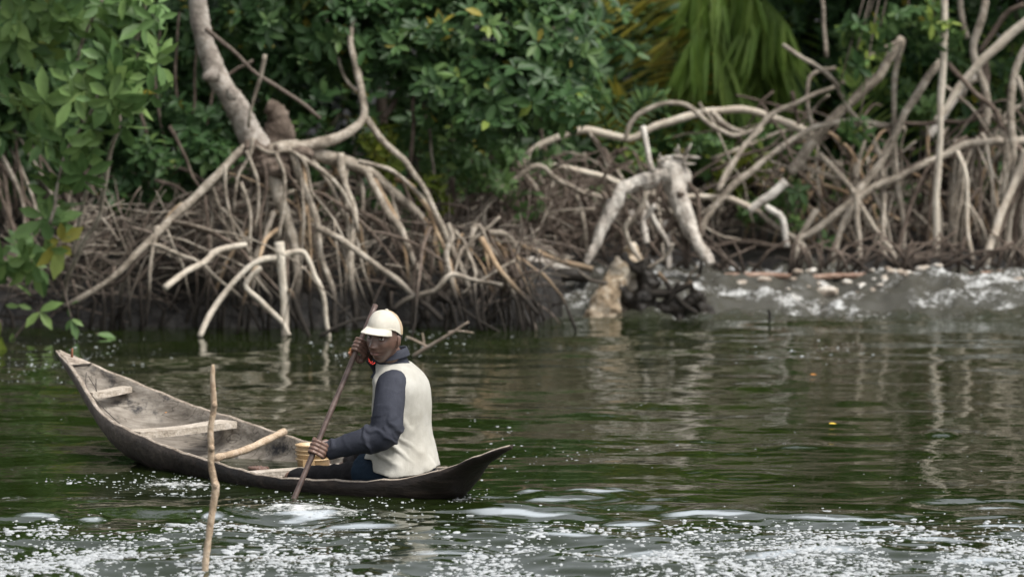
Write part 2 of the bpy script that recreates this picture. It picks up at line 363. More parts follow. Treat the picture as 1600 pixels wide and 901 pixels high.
def leaf_objects(par, V, tint, mats, name="leaf", maxn=300, rest_name="foliage"):
    # the leaves that show largest become single parts, the others one part
    k = len(V); C = V.mean(1); off = origin(par)
    X, Y, Z = C.T; px = 800 + F * X / Y; py = 450.5 - F * ((Z - H) / Y + math.tan(PITCH))
    inside = (px > -8) & (px < 1608) & (py > -8) & (py < 905); order = np.argsort(np.where(inside, Y, 99)); own = order[:maxn]; own = own[inside[own]]; mask = np.zeros(k, bool); mask[own] = True
    variants = {}
    for i in own:                                    # 16 shared leaf meshes, each copy turned and scaled
        key = int(rng.integers(4)), int(np.clip(tint[i], 0, .999) * 5)
        if key not in variants:
            vv = leaf_verts(np.zeros((1, 3)), np.array([[1., 0, 0]]), np.array([[0, 0, 1.]]), np.ones(1), np.array([.19 + .012 * key[0]]), .12 + .08 * key[0])
            me = leaf_mesh(name, vv, np.array([(key[1] + .5) / 5])); me.materials.append(mats); variants[key] = me
        base, tip = V[i, 0], V[i, 1]; a = tip - base; l = np.linalg.norm(a); a /= l
        s = V[i, 5] - V[i, 7]; s -= a * s.dot(a); s /= np.linalg.norm(s) + 1e-9; nn = np.cross(s, a)
        o = bpy.data.objects.new(name, variants[key]); COL.objects.link(o); o.parent = par
        M = Matrix(((a[0], s[0], nn[0]), (a[1], s[1], nn[1]), (a[2], s[2], nn[2]))).transposed() if False else Matrix([[a[r] * l, s[r] * l, nn[r] * l, base[r] - off[r]] for r in range(3)] + [[0, 0, 0, 1]])
        o.matrix_basis = M
    if (~mask).sum():
        me = leaf_mesh(rest_name, V[~mask] - off, tint[~mask]); props(link(rest_name, me, mats, par), kind="stuff")

# ------------------------------------------------------------------ roots
def polyline(pts, Y0, Y1, n=5):
    c = np.array([(a, b) for a, b in pts], float); q = np.concatenate([[0], np.cumsum(np.hypot(*np.diff(c, axis=0).T))]); q /= q[-1]
    w = np.array([P(a, b, Y0 + (Y1 - Y0) * t) for (a, b), t in zip(c, q)]); return cat_rom(w, n)
def wobble(pts, amp):
    k = rng.uniform(3, 9, (3, 3)); ph = rng.uniform(0, 6, (3, 3)); q = np.cumsum(np.concatenate([[0], np.linalg.norm(np.diff(pts, axis=0), axis=1)]))
    d = np.stack([sum(np.sin(k[a, b] * (b + 1) * q + ph[a, b]) / (b + 1) for b in range(3)) for a in range(3)], 1)
    e = np.minimum(1, np.minimum(q, q[-1] - q) / (.12 + 1e-6))[:, None]; return pts + d * amp * e
def root(par, pts, w0, w1, Y0, Y1, mat=None, name="prop_root", amp=.009, seg=8, knob=.10):
    c = wobble(polyline(pts, Y0, Y1), amp); n = len(c); t = np.linspace(0, 1, n)
    r = .88 * (w0 + (w1 - w0) * t) / 2 * (Y0 + (Y1 - Y0) * t) / F
    r = r * (1 + knob * np.sin(t * n * .31 + rng.random() * 6) * .7 + knob * rng.normal(0, .30, n))
    return MB().tube(c, r, seg, jit=.14).build(name, mat or M_root, par)
def drop_root(a, out, hgt_end, r0, r1, bend=.5, n=12):   # leaves a branch, arches out, comes down
    b = np.array([a[0] + out[0], a[1] + out[1], hgt_end]); t = np.linspace(0, 1, n)[:, None]
    m = a * (1 - bend) + b * bend; m = np.array([a[0] + out[0] * .62, a[1] + out[1] * .62, a[2] * .92 + .02])
    q = a * (1 - t) ** 2 + 2 * m * t * (1 - t) + b * t * t
    return wobble(q, .012), np.linspace(r0, r1, n)
def add_drops(par, starts, n, spread=.5, end=0.0, r=(.006, .016), mats=None, toward=-.25, fork=.35):
    for i in range(n):
        a = starts[rng.integers(len(starts))] + rng.normal(0, .02, 3); 
        if a[2] < end + .12: continue
        out = np.array([rng.normal(0, spread), rng.normal(toward, .22)]) * (.4 + .6 * rng.random()); ez = end + rng.uniform(-.08, .06)
        r0 = rng.uniform(*r); q, rr = drop_root(a, out, ez, r0 * 1.1, r0 * .75)
        b = MB().tube(q, rr * (1 + .1 * rng.normal(0, 1, len(rr))), 6)
        if rng.random() < fork:
            k = rng.integers(4, 9); o2 = np.array([rng.normal(0, .16), rng.normal(-.03, .1)]); q2, r2 = drop_root(q[k], o2, ez, r0 * .8, r0 * .55, n=8); b.tube(q2, r2, 6)
        m = mats[rng.integers(len(mats))] if mats else M_root
        b.build("prop_root", m, par, fix=False)

# ---- the big leaning mangrove on the left bank
LM = thing("mangrove_tree", "big mangrove with a pale leaning trunk on a knotted crown of roots", "tree", P(412, 245, 29.2))
r_trunk = polyline([(322, -420), (300, -200), (308, -60), (310, 15), (317, 60), (333, 105), (352, 140), (371, 172), (388, 205), (402, 232), (414, 258)], 29.0, 29.25, 10)
nt = len(r_trunk); rt = np.interp(np.linspace(0, 1, nt), [0, .4, .62, .8, .92, 1], [12, 15, 18, 21, 22, 10]) * 29 / F
rt = rt * (1 + .018 * rng.normal(0, 1, nt) + .05 * np.sin(np.arange(nt) * .37 + 1))
tb = MB(); tb.tube(r_trunk, rt, 16, jit=.05)
tb.tube([P(338, 115, 29), P(322, 120, 28.95), P(316, 124, 28.93)], [.06, .04, .02], 9, jit=.2); tb.ell(P(362, 146, 28.96), (.04, .04, .05))
t_o = tb.build("trunk", M_trunk, LM); c_ = get_co(t_o.data); set_co(t_o.data, c_ + get_no(t_o.data) * ((fbm(c_ * np.array([16, 16, 5]), 4, 51) - .5) * .05)[:, None])
kb = MB()
for (x, y, a, b) in [(405, 238, 30, 20), (432, 250, 34, 18), (418, 262, 28, 22), (450, 246, 26, 15), (392, 230, 22, 18), (470, 240, 24, 12), (440, 268, 22, 14)]:
    kb.ell(P(x, y, 29.15 + rng.normal(0, .05)), (a * .8 * 29 / F, .10, b * .8 * 29 / F), nu=10, nv=14, fn=lambda d, q: q * (1 + .35 * (fbm(d * 2.6 + x, 3, int(x)) - .5))[:, None])
k_me = fuse(kb, .012, 2, "root_crown"); c0 = get_co(k_me); nn0 = get_no(k_me); set_co(k_me, c0 + nn0 * ((fbm(c0 * 16, 4, 8) - .5) * .09)[:, None] - origin(LM)); shade_all(k_me); link("root_crown", k_me, M_root_dark, LM)
hb = MB(); c_ = polyline([(418, 250), (428, 215), (436, 190), (428, 172), (416, 166)], 29.5, 29.45); hb.tube(c_, np.linspace(.12, .05, len(c_)) * (1 + .05 * rng.normal(0, 1, len(c_))), 12, jit=.12)
hb.tube(polyline([(440, 250), (452, 220), (448, 196)], 29.5, 29.5), .045, 9, jit=.12); hb.build("rotten_stub", M_root_dark, LM)
def cross_roots(par, n, bx, Y, r=(3, 8), mats=None):     # roots that run slantwise through the tangle
    for i in range(n):
        x, y = rng.uniform(bx[0], bx[2]), rng.uniform(bx[1], bx[3]); a = rng.choice([-1, 1]) * rng.uniform(.15, 1.15); l = rng.uniform(40, 120); dx, dy = math.cos(a) * l, abs(math.sin(a)) * l * np.sign(math.sin(a)); b_ = rng.uniform(-22, 10)
        y0 = rng.uniform(*Y); root(par, [(x - dx, y - dy), (x - dx * .4, y - dy * .4 + b_), (x + dx * .4, y + dy * .4 + b_), (x + dx, y + dy + 8)], rng.uniform(*r), rng.uniform(*r) * .8, y0, y0 + rng.uniform(-.4, .3), (mats or [M_root, M_root_dark, M_root_dark, M_twig])[i % 4], amp=.014, seg=6)
R = lambda pts, w0, w1, Y0, Y1, m=None, **k: root(LM, pts, w0, w1, Y0, Y1, m, **k)
R([(385, 230), (350, 262), (300, 310), (250, 360), (200, 410), (150, 450), (98, 482)], 17, 10, 29.1, 28.5, M_root)
R([(415, 240), (450, 232), (500, 244), (560, 260), (604, 288), (640, 320), (660, 352), (670, 400), (674, 450)], 30, 12, 29.2, 29.5, M_root)
R([(425, 268), (440, 312), (452, 350), (460, 384), (462, 430), (464, 500)], 27, 13, 29.1, 28.9, M_root)
R([(436, 378), (439, 404), (440, 430), (443, 455), (445, 480), (446, 530)], 17, 14, 28.55, 28.48, M_peeled, amp=.002)
R([(438, 402), (408, 408), (380, 424), (348, 460), (324, 500), (312, 526)], 11, 10, 28.55, 28.3, M_peeled)
R([(440, 398), (468, 392), (480, 404), (492, 428), (504, 456), (512, 500), (515, 528)], 11, 8, 28.55, 28.5, M_peeled)
R([(458, 240), (472, 288), (492, 340), (504, 392), (516, 444), (524, 520)], 14, 10, 29.1, 28.7, M_root)
R([(495, 356), (540, 380), (588, 412), (640, 454), (690, 500)], 12, 10, 28.85, 28.6, M_root)
R([(575, 270), (580, 284), (604, 320), (628, 360), (644, 404), (662, 440), (668, 500)], 14, 11, 29.2, 28.9, M_root)
R([(532, 240), (540, 288), (552, 336), (552, 388), (550, 436), (556, 500)], 14, 10, 29.2, 28.8, M_root)
R([(352, 258), (356, 312), (364, 360), (372, 375), (388, 376)], 7, 5, 28.9, 28.9, M_root)
R([(376, 285), (392, 340), (391, 400)], 7, 5, 28.9, 28.85, M_root)
R([(432, 240), (441, 272), (442, 320), (436, 372)], 8, 6, 28.95, 28.9, M_root)
R([(468, 244), (508, 268), (532, 296), (548, 328), (560, 362)], 9, 6, 29.0, 29.0, M_root)
R([(560, 252), (612, 266), (660, 306), (686, 345), (700, 400)], 8, 7, 29.2, 29.3, M_root)
R([(257, 450), (290, 425), (320, 409), (340, 391), (385, 382)], 13, 10, 28.3, 28.7, M_peeled, amp=.002)
R([(408, 418), (386, 438), (384, 450), (404, 468), (436, 496), (452, 524)], 10, 9, 28.6, 28.4, M_peeled)
R([(452, 452), (468, 488), (484, 528)], 9, 8, 28.5, 28.4, M_root_tan)
R([(428, 330), (416, 372), (400, 404), (390, 470)], 10, 8, 29, 28.9, M_root)
R([(558, 328), (588, 348), (620, 380), (650, 420)], 11, 9, 29.3, 29.1, M_root_dark)
R([(752, 372), (772, 408), (800, 444), (842, 492)], 10, 9, 29.0, 28.7, M_root_tan, amp=.003)
R([(500, 526), (540, 506), (572, 499), (640, 505)], 7, 5, 28.4, 28.6, M_root_dark)
R([(612, 486), (648, 464), (680, 452), (704, 428), (740, 436), (785, 446)], 10, 8, 28.6, 28.7, M_root)
R([(700, 350), (708, 372), (700, 400), (706, 440), (720, 500)], 11, 8, 29, 28.8, M_root)
R([(735, 390), (744, 356), (760, 362), (796, 366), (806, 404), (812, 432)], 12, 10, 29.2, 29.4, M_root)
R([(690, 470), (720, 440), (736, 392)], 15, 12, 29, 29.1, M_root)
R([(250, 352), (300, 345), (360, 340), (440, 345)], 7, 6, 29.2, 29.2, M_root_dark)
R([(128, 462), (150, 450), (190, 440), (215, 400), (260, 380)], 8, 6, 28.7, 28.8, M_root_dark)
starts = np.concatenate([polyline([(415, 238), (450, 230), (500, 242), (560, 258), (604, 286), (640, 318)], 29.2, 29.5), polyline([(360, 255), (300, 310), (250, 360), (200, 405)], 29.1, 28.7), polyline([(420, 265), (452, 350)], 29.2, 29.2)])
add_drops(LM, starts, 50, .62, .02, (.005, .017), [M_root, M_root, M_root_dark, M_root_tan], -.15)
for pts in [[(385, 235), (396, 262), (404, 300), (398, 360)], [(400, 228), (425, 242), (455, 238), (480, 262), (490, 310)], [(395, 215), (388, 245), (372, 275), (366, 330)], [(410, 250), (416, 290), (408, 350), (412, 400)], [(450, 232), (470, 262), (476, 330), (470, 420)], [(430, 228), (446, 262), (470, 300)]]: root(LM, pts, 8, 5, 28.98, 28.95, [M_root, M_root_dark][int(rng.integers(2))])
starts2 = polyline([(660, 330), (720, 370), (780, 375), (800, 400)], 29.3, 29.4)
cross_roots(LM, 36, (190, 290, 700, 450), (29.0, 30.0)); cross_roots(LM, 16, (620, 380, 820, 480), (28.8, 29.3))
add_drops(LM, starts2, 30, .30, .0, (.006, .014), [M_root, M_root_dark, M_root_tan], -.3)
for i in range(46):                                  # short black breathing roots in the mud under it
    x = rng.uniform(20, 860); q = P(x, 505 + rng.normal(0, 8), 28.75 + rng.uniform(0, .5)); h_ = rng.uniform(.08, .3)
    MB().tube([q + [0, 0, -.2], q + [rng.normal(0, .03), 0, h_ * .5], q + [rng.normal(0, .06), 0, h_]], [.016, .013, .008], 6).build("prop_root", M_root_dark if rng.random() < .8 else M_root, LM, fix=False)
bw = MB()                                            # fine dead sticks caught in the roots
for i in range(1150):
    x, y = (rng.uniform(100, 400), rng.uniform(320, 470)) if i < 450 else ((rng.uniform(420, 870), rng.uniform(340, 480)) if i < 800 else (rng.uniform(730, 1000), rng.uniform(270, 410)) if i < 980 else (rng.uniform(-10, 150), rng.uniform(380, 500)))
    a = P(x, y, rng.uniform(29.05, 30.1) if not 800 <= i < 980 else rng.uniform(30.9, 31.8)); d = norm(np.array([rng.normal(0, 1), rng.normal(0, .5), rng.normal(-.1, .55)])) * rng.uniform(.08, .34); r_ = rng.uniform(.6, 1.35)
    bw.tube([a - d, a - d * .4 + rng.normal(0, .018, 3), a + d * .3 + rng.normal(0, .02, 3), a + d], [.003 * r_, .0055 * r_, .005 * r_, .003 * r_], 5, mat=int(rng.integers(4)) if not 800 <= i < 980 else 2 * int(rng.integers(2)))
props(bw.build("dead_brushwood", [M_twig, M_root, M_root_dark, M_root], fix=False), "fine brown dead sticks heaped under the mangrove roots", "brushwood", kind="stuff")
def crown_mesh(par, blobs, n, size, mat, name="crown", tint0=.4, shell=.45, own=0, **k):
    C, D = in_blobs(blobs, n, shell); Pn, A, N, L, Wd, T = rosettes(C, D, size, tint0=tint0, **k); V = leaf_verts(Pn, A, N, L, Wd)
    if own: leaf_objects(par, V, T, mat, maxn=own); return C
    link(name, leaf_mesh(name, V - origin(par), T), mat, par); return C
crown_mesh(LM, [(np.array([-2.6, 29.6, 3.3]), np.array([1.3, .8, .5])), (np.array([-3.9, 29.8, 3.4]), np.array([1.2, .8, .5]))], 200, .16, M_leaf)

# ---- the dark-leaved mangrove whose crown fills the top middle
DM = thing("mangrove_tree", "dark-leaved mangrove whose glossy crown hangs over the middle of the bank", "tree", P(565, 200, 29.4))
R = lambda pts, w0, w1, Y0, Y1, m=None, name="branch", **k: root(DM, pts, w0, w1, Y0, Y1, m or M_root, name=name, **k)
R([(430, 232), (470, 230), (517, 220), (550, 202), (570, 178), (568, 143), (556, 104), (548, 60), (560, -20)], 22, 9, 29.1, 29.7, name="trunk")
R([(570, 182), (610, 235), (640, 264), (684, 332), (704, 380), (724, 428), (738, 480)], 12, 9, 29.4, 28.9, name="prop_root")
R([(600, 185), (618, 150), (640, 110), (653, 90), (662, 40), (690, -30)], 11, 7, 29.8, 30.2, M_root_dark)
R([(650, 130), (647, 200), (642, 262), (643, 330)], 8, 8, 29.8, 29.9, M_root_dark, name="prop_root")
R([(570, 150), (540, 120), (520, 60), (500, 10)], 7, 5, 29.6, 30)
R([(414, 86), (405, 120), (398, 150), (388, 200)], 8, 6, 29.0, 29.1)
R([(322, 46), (360, 78), (410, 122), (460, 150), (500, 185)], 9, 6, 28.8, 29.3, M_twig)
R([(395, 95), (360, 118), (330, 140)], 6, 4, 29.2, 29.3, M_twig)
R([(660, 145), (668, 190), (676, 230), (678, 285)], 6, 5, 30, 30, name="prop_root")
R([(700, 160), (706, 225), (708, 300), (712, 345)], 12, 10, 31, 31, M_root_dark, name="prop_root")
blobs = [blob(400, 30, 30.2, 95, 60), blob(470, 90, 30.3, 80, 60), blob(540, 30, 30.0, 100, 70), blob(640, 60, 29.9, 95, 80), blob(730, 50, 29.8, 110, 80), blob(790, 130, 29.6, 110, 62), blob(860, 60, 29.8, 80, 80),
         blob(690, 130, 29.7, 80, 50), blob(880, 165, 29.5, 60, 36), blob(370, 110, 30.6, 60, 50), blob(600, -60, 30, 250, 70), blob(850, -60, 30, 120, 80), blob(760, 190, 29.6, 70, 30)]
crown_mesh(DM, blobs, 1350, .115, M_leaf, own=300, tint0=.42, tsd=.17)
crown_mesh(DM, [(np.array([-.6, 30.4, 2.9]), np.array([1.8, .7, .5]))], 220, .15, M_leaf)

# ---- large-leaved branches hanging in on the left
LS_ = thing("overhanging_shrub", "shrub with broad pale green leaves hanging in over the left bank", "shrub", P(95, 470, 28.3))
for pts, w0, w1, Y0, Y1 in [([(100, 470), (106, 430), (147, 353), (160, 303), (167, 260), (185, 200), (180, 140), (215, 60), (230, -40)], 10, 7, 28.3, 27.3), ([(112, 400), (122, 360), (137, 303), (150, 240), (118, 160), (125, 80), (160, 0)], 9, 6, 28.3, 27.5),
                            ([(78, 350), (88, 290), (110, 235), (145, 160), (163, 108)], 7, 5, 27.5, 27.3), ([(10, 62), (40, 28), (76, -5)], 9, 8, 27.8, 27.8), ([(0, 15), (30, 0), (55, -8)], 7, 6, 27.8, 27.8)]:
    root(LS_, pts, w0, w1, Y0, Y1, M_root, name="branch")
def sprays(blobs, n, size, **k):
    C, D = in_blobs(blobs, n, .2); D = norm(D + np.array([0, -.6, -.5])); return rosettes(C, D, size, **k)
bl = [blob(205, 60, 27.3, 55, 50, .25), blob(230, 20, 27.3, 50, 40, .25), blob(185, 165, 27.3, 40, 35, .2), blob(95, 155, 27.5, 45, 40, .25), blob(120, 225, 27.4, 32, 40, .2), blob(70, 60, 27.7, 70, 50, .3), blob(30, 110, 27.8, 50, 50, .3), blob(140, 20, 27.5, 70, 30, .3),
      blob(80, 380, 27.9, 24, 40, .2), blob(95, 300, 27.6, 26, 34, .2), blob(128, 262, 27.5, 26, 26, .2), blob(70, 420, 27.9, 26, 22, .2), blob(20, 400, 28.0, 26, 26, .2), blob(40, 200, 27.9, 50, 24, .3), blob(25, 40, 27.8, 60, 50, .3), blob(150, 110, 27.4, 40, 35, .2)]
bl += [blob(110, 200, 27.4, 46, 40, .2), blob(135, 165, 27.35, 46, 30, .2), blob(85, 250, 27.5, 30, 40, .2), blob(75, 345, 27.8, 26, 30, .2), blob(215, 120, 27.2, 46, 40, .2)]
q = sprays(bl, 118, .172, k=(5, 8), flat=.3, tint0=.62, tsd=.16, yellow=.004); leaf_objects(LS_, leaf_verts(*q[:3], q[3], q[4] * 1.18, .2), q[5], M_leaf_light, maxn=300)
crown_mesh(LS_, [(np.array([-3.4, 27.6, 2.75]), np.array([1.0, .6, .35]))], 120, .15, M_leaf_light, name="foliage")
LB = thing("shrub", "dark green bush in the shade between the hanging leaves and the leaning trunk", "shrub", P(250, 330, 29.9))
for k in range(5): root(LB, [(250 + 8 * k, 340), (240 + 18 * k, 250), (215 + 30 * k, 130), (220 + 30 * k, 20)], 7, 4, 29.9, 30, M_root_dark, name="stem")
crown_mesh(LB, [blob(250, 260, 29.9, 80, 50, .3), blob(300, 190, 30.2, 60, 50, .4), blob(220, 160, 30.3, 80, 80, .4), blob(260, 60, 30.4, 90, 70, .4), blob(330, 250, 29.8, 40, 30, .3), blob(190, 300, 29.9, 40, 30, .2)], 420, .11, M_leaf, own=150, tint0=.36)
LF = thing("shrub", "shady bush with bluish leaves in the far left corner of the bank", "shrub", P(-10, 330, 30))
for k in range(4): root(LF, [(-20 + 15 * k, 340), (-10 + 12 * k, 200), (10 + 18 * k, 60)], 8, 5, 30, 30, M_root_dark, name="stem")
crown_mesh(LF, [blob(0, 90, 29.8, 90, 90, .4), blob(-40, 180, 29.9, 60, 60, .4), blob(60, 170, 30.3, 90, 50, .4)], 260, .14, M_leaf, tint0=.45)
FR = thing("mangrove_tree", "shaded mangrove at the left edge, only its brown hanging roots in view", "tree", P(-60, 200, 30.3))
root(FR, [(-80, 330), (-70, 220), (-60, 60), (-70, -200)], 34, 26, 30.3, 30.3, M_root_dark, name="trunk")
for i in range(15):
    x = rng.uniform(-40, 150); root(FR, [(x - rng.uniform(10, 60), rng.uniform(195, 240)), (x, rng.uniform(270, 300)), (x + rng.normal(15, 18), 350), (x + rng.normal(25, 25), 420)], rng.uniform(4, 9), rng.uniform(4, 7), 30, 29.5, [M_root, M_root_dark, M_root_dark][i % 3])
crown_mesh(FR, [(np.array([-4.6, 30.4, 3.2]), np.array([1.2, 1.0, .7]))], 200, .18, M_leaf)

def sprout(name, label, cat, stem, leaves, Y, mat=M_leaf_light, size=.12, tint=.5, w=4):
    o = thing(name, label, cat, P(*stem[0], Y)); root(o, stem, w, w * .6, Y, Y, M_twig, name="stem", amp=.002)
    Pn, A, L = [], [], []
    for (x0, y0, x1, y1) in leaves:
        a = P(x0, y0, Y); b = P(x1, y1, Y - .03 + rng.normal(0, .03)); Pn.append(a); A.append(b - a); L.append(np.linalg.norm(b - a))
    Pn, A, L = map(np.array, (Pn, A, L)); Nn = np.array([0, -.7, .7]) + rng.normal(0, .25, Pn.shape)
    leaf_objects(o, leaf_verts(Pn, A, Nn, L, L * .22, .15), np.clip(tint + rng.normal(0, .15, len(L)), 0, 1), mat); return o
sprout("seedling", "small bright sprout of four leaves leaning out of the mud", "plant", [(20, 530), (45, 500), (62, 487)], [(62, 487, 89, 466), (62, 487, 39, 504), (50, 483, 29, 474), (30, 480, 10, 473), (62, 487, 82, 508), (20, 520, 15, 545)], 28.2, tint=.75)
sprout("seedling", "drooping sprout with one orange bud just left of the canoe's bow", "plant", [(96, 440), (105, 470), (112, 498)], [(112, 498, 130, 505), (112, 498, 122, 528), (112, 498, 101, 516), (108, 480, 106, 496), (110, 476, 120, 466)], 28.0, tint=.55)
sprout("floating_leaf", "single green leaf lying on the water at the left bank", "leaf", [(150, 521), (154, 521)], [(150, 522, 180, 520)], 28.3, tint=.4, w=2)
sprout("seedling", "clump of bright green leaves low down at the left edge", "plant", [(40, 450), (45, 420), (40, 390)], [(40, 400, 10, 378), (42, 405, 68, 385), (44, 412, 75, 412), (40, 410, 12, 420), (42, 420, 66, 440), (40, 395, 48, 372), (60, 420, 84, 440), (60, 400, 78, 372), (25, 445, 52, 452), (64, 430, 68, 462)], 28.4, tint=.55)
sprout("seedling", "yellowing leaves hanging low over the water at the left edge", "plant", [(-12, 520), (0, 500), (2, 520)], [(2, 525, -2, 560), (0, 530, 6, 575), (0, 500, -10, 530), (2, 540, -4, 590)], 27.5, mat=M_leaf_yellow, tint=.4)

# ---- shrubs and ferns on the bank
def shrub(label, blobs, n, size, mat, base, tint0=.5, own=100, cat="shrub", name="shrub"):
    o = thing(name, label, cat, P(*base)); b = MB()
    for bl_ in blobs:
        root(o, [(base[0], base[1]), (base[0] * .5 + (800 + F * bl_[0][0] / bl_[0][1]) * .5, base[1] - 15), (800 + F * bl_[0][0] / bl_[0][1], 450.5 - F * ((bl_[0][2] - H) / bl_[0][1] + math.tan(PITCH)))], 4, 2.5, base[2], bl_[0][1], M_twig, name="stem", seg=5)
    crown_mesh(o, blobs, n, size, mat, own=own, tint0=tint0, k=(5, 8)); return o
shrub("yellow-green bush glowing behind the arching roots", [blob(588, 225, 29.8, 28, 28, .15), blob(600, 258, 29.8, 24, 18, .15), blob(664, 296, 29.8, 24, 18, .15), blob(678, 322, 29.8, 22, 10, .15)], 46, .10, M_leaf_yellow, (630, 345, 29.9), own=120)
shrub("yellow-green leaves under the long arched root", [blob(1185, 245, 32.4, 40, 24, .2), blob(1150, 270, 32.4, 40, 18, .2), blob(1140, 300, 32.5, 30, 14, .2)], 30, .10, M_leaf_yellow, (1165, 345, 32.6), own=80)
shrub("light green leaves beside the slanting grey root", [blob(1205, 215, 32.6, 50, 22, .2), blob(1180, 330, 32.2, 24, 20, .2), blob(1235, 300, 32.2, 30, 26, .2)], 44, .10, M_leaf_light, (1215, 360, 32.4), .35, 100)
shrub("low green plants among the middle roots", [blob(820, 320, 31, 30, 20, .2), blob(690, 395, 29.6, 12, 14, .1), blob(770, 395, 29.8, 14, 12, .1), blob(950, 310, 32, 30, 18, .2), blob(1080, 225, 33, 40, 16, .2)], 40, .09, M_leaf_light, (830, 360, 31), .4, 90)
shrub("leafy bush with feathery pale shoots in the middle", [blob(770, 215, 31, 40, 18, .3), blob(720, 165, 31.2, 40, 24, .3), blob(790, 245, 31, 30, 12, .2), blob(690, 215, 31, 30, 20, .2)], 90, .10, M_leaf_light, (760, 290, 31.2), .22, 150)
shrub("leafy shoots hanging down in front of the right-hand roots", [blob(1420, 25, 31.6, 75, 26, .2), blob(1350, 45, 31.6, 36, 18, .2), blob(1335, 95, 31.5, 22, 30, .15), blob(1340, 205, 31.4, 26, 20, .12), blob(1465, 55, 31.6, 40, 22, .2), blob(1310, 150, 31.5, 8, 12, .05), blob(1370, 65, 31.6, 20, 18, .1)], 92, .105, M_leaf, (1440, -60, 31.6), .62, 300)
shrub("deep green bush in the shade behind the right-hand roots", [blob(1480, 60, 33.4, 90, 60, .4), blob(1560, 120, 33.6, 60, 60, .4), blob(1430, 130, 33.6, 60, 50, .4), blob(1590, 20, 33.4, 60, 40, .3)], 160, .11, M_leaf, (1500, 330, 33.6), .4, 60)
shrub("broad green undergrowth between the arching roots and the snag", [blob(1110, 235, 33.0, 50, 22, .2), blob(1060, 210, 33.2, 50, 20, .2), blob(990, 250, 33.0, 40, 24, .2), blob(1240, 225, 33.0, 40, 30, .2), blob(1290, 290, 33.0, 40, 26, .2)], 110, .105, M_leaf, (1120, 350, 33.2), .6, 120)
shrub("yellowish undergrowth glimpsed through the right-hand roots", [blob(1440, 165, 33.3, 46, 26, .2), blob(1370, 215, 33.2, 36, 26, .2), blob(1420, 300, 33.0, 40, 20, .2), blob(1540, 280, 33.2, 40, 24, .2), blob(1330, 255, 33.2, 30, 20, .2)], 80, .10, M_leaf_light, (1420, 345, 33.3), .4, 120)
shrub("fresh green growth below the dark crown beside the slim upright root", [blob(700, 250, 30.3, 34, 24, .15), blob(735, 275, 30.4, 34, 20, .15), blob(640, 215, 30.4, 30, 18, .15), blob(780, 285, 30.6, 26, 14, .15)], 60, .10, M_leaf_light, (710, 345, 30.5), .38, 100)
shrub("small green plants in the mud of the right bank", [blob(1290, 378, 31.8, 7, 8, .05), blob(1240, 350, 32, 20, 10, .1), blob(1385, 320, 32.6, 14, 12, .1)], 16, .09, M_leaf_light, (1300, 395, 32), .45, 40)
# ------------------------------------------------------------------ palms
def frond(par, pts, Y, n, ll, droop, mat, wl=.018, tint=.5, side_out=.8, seed=0):
    c = cat_rom(np.array([P(x, y, yy) for x, y, yy in pts]), 6); t = norm(np.gradient(c, axis=0)); b = MB()
    r = MB().tube(c, np.linspace(.014, .004, len(c)), 6); Pn, A, N, L, Wd, T = [], [], [], [], [], []
    for k in range(n):
        u = (k + .5) / n * (len(c) - 1.001); i = int(u); p = c[i] + (c[i + 1] - c[i]) * (u - i); d = t[i]; s = np.cross(d, [0, -1, .15]); s /= np.linalg.norm(s) + 1e-9
        for sg in (-1, 1):
            f = math.sin(math.pi * (.12 + .8 * k / n)); Pn.append(p); A.append(d * .7 + s * sg * side_out + np.array([0, -.12, -droop]) + rng.normal(0, .07, 3)); N.append(np.array([0, -.8, .6]) + rng.normal(0, .2, 3)); L.append(ll * (.45 + .6 * f) * rng.uniform(.85, 1.1)); Wd.append(wl * rng.uniform(.8, 1.2)); T.append(tint + rng.normal(0, .16))
    Pn, A, N, L, Wd, T = map(np.array, (Pn, A, N, L, Wd, T)); V = leaf_verts(Pn, A, N, L, Wd, .35)
    fr = r.build("frond", mat, par, fix=False); me = leaf_mesh("leaflets", V - origin(par), np.clip(T, 0, 1)); props(link("leaflets", me, mat, fr), kind="stuff")
PY = thing("palm", "young palm with withering yellow-brown fronds behind the roots", "palm", P(1090, 260, 34))
for pts in [[(1060, 260, 34), (1030, 140, 34), (985, 40, 33.8), (950, -10, 33.7)], [(1070, 260, 34), (1050, 120, 34), (1010, 20, 33.8), (1000, -50, 33.7)], [(1075, 250, 34), (1070, 150, 33.9), (1060, 90, 33.8), (1045, 60, 33.7)], [(1050, 260, 34), (990, 190, 33.8), (940, 160, 33.6), (900, 170, 33.5)]]:
    frond(PY, pts, 34, 20, .30, .5, M_palm_old, .02, .35)
PG = thing("palm", "tall green palm with broad drooping fronds hanging in the shade", "palm", P(1190, 260, 34.4))
for pts in [[(1190, 250, 34.4), (1150, 60, 34.2), (1120, -40, 33.9), (1085, -30, 33.6)], [(1190, 250, 34.4), (1170, 60, 34.2), (1150, -50, 33.9), (1175, -20, 33.6)], [(1190, 250, 34.3), (1200, 80, 34.0), (1190, 0, 33.8), (1225, 30, 33.5)], [(1190, 250, 34.3), (1150, 130, 34.0), (1110, 40, 33.8), (1080, 60, 33.5)]]:
    frond(PG, pts, 34, 64, .66, 1.25, M_palm, .022, .65, .42)
for pts in [[(1190, 250, 34.4), (1100, 90, 34.4), (1060, -40, 34.3)], [(1190, 250, 34.5), (1240, 80, 34.5), (1290, -30, 34.4)], [(1190, 250, 34.5), (1290, 130, 34.6), (1400, 90, 34.6)]]: frond(PG, pts, 34, 22, .34, .6, M_palm, .022, .5)
PR = thing("palm", "slender green palm fronds showing between the roots at the right", "palm", P(1560, 300, 33.8))
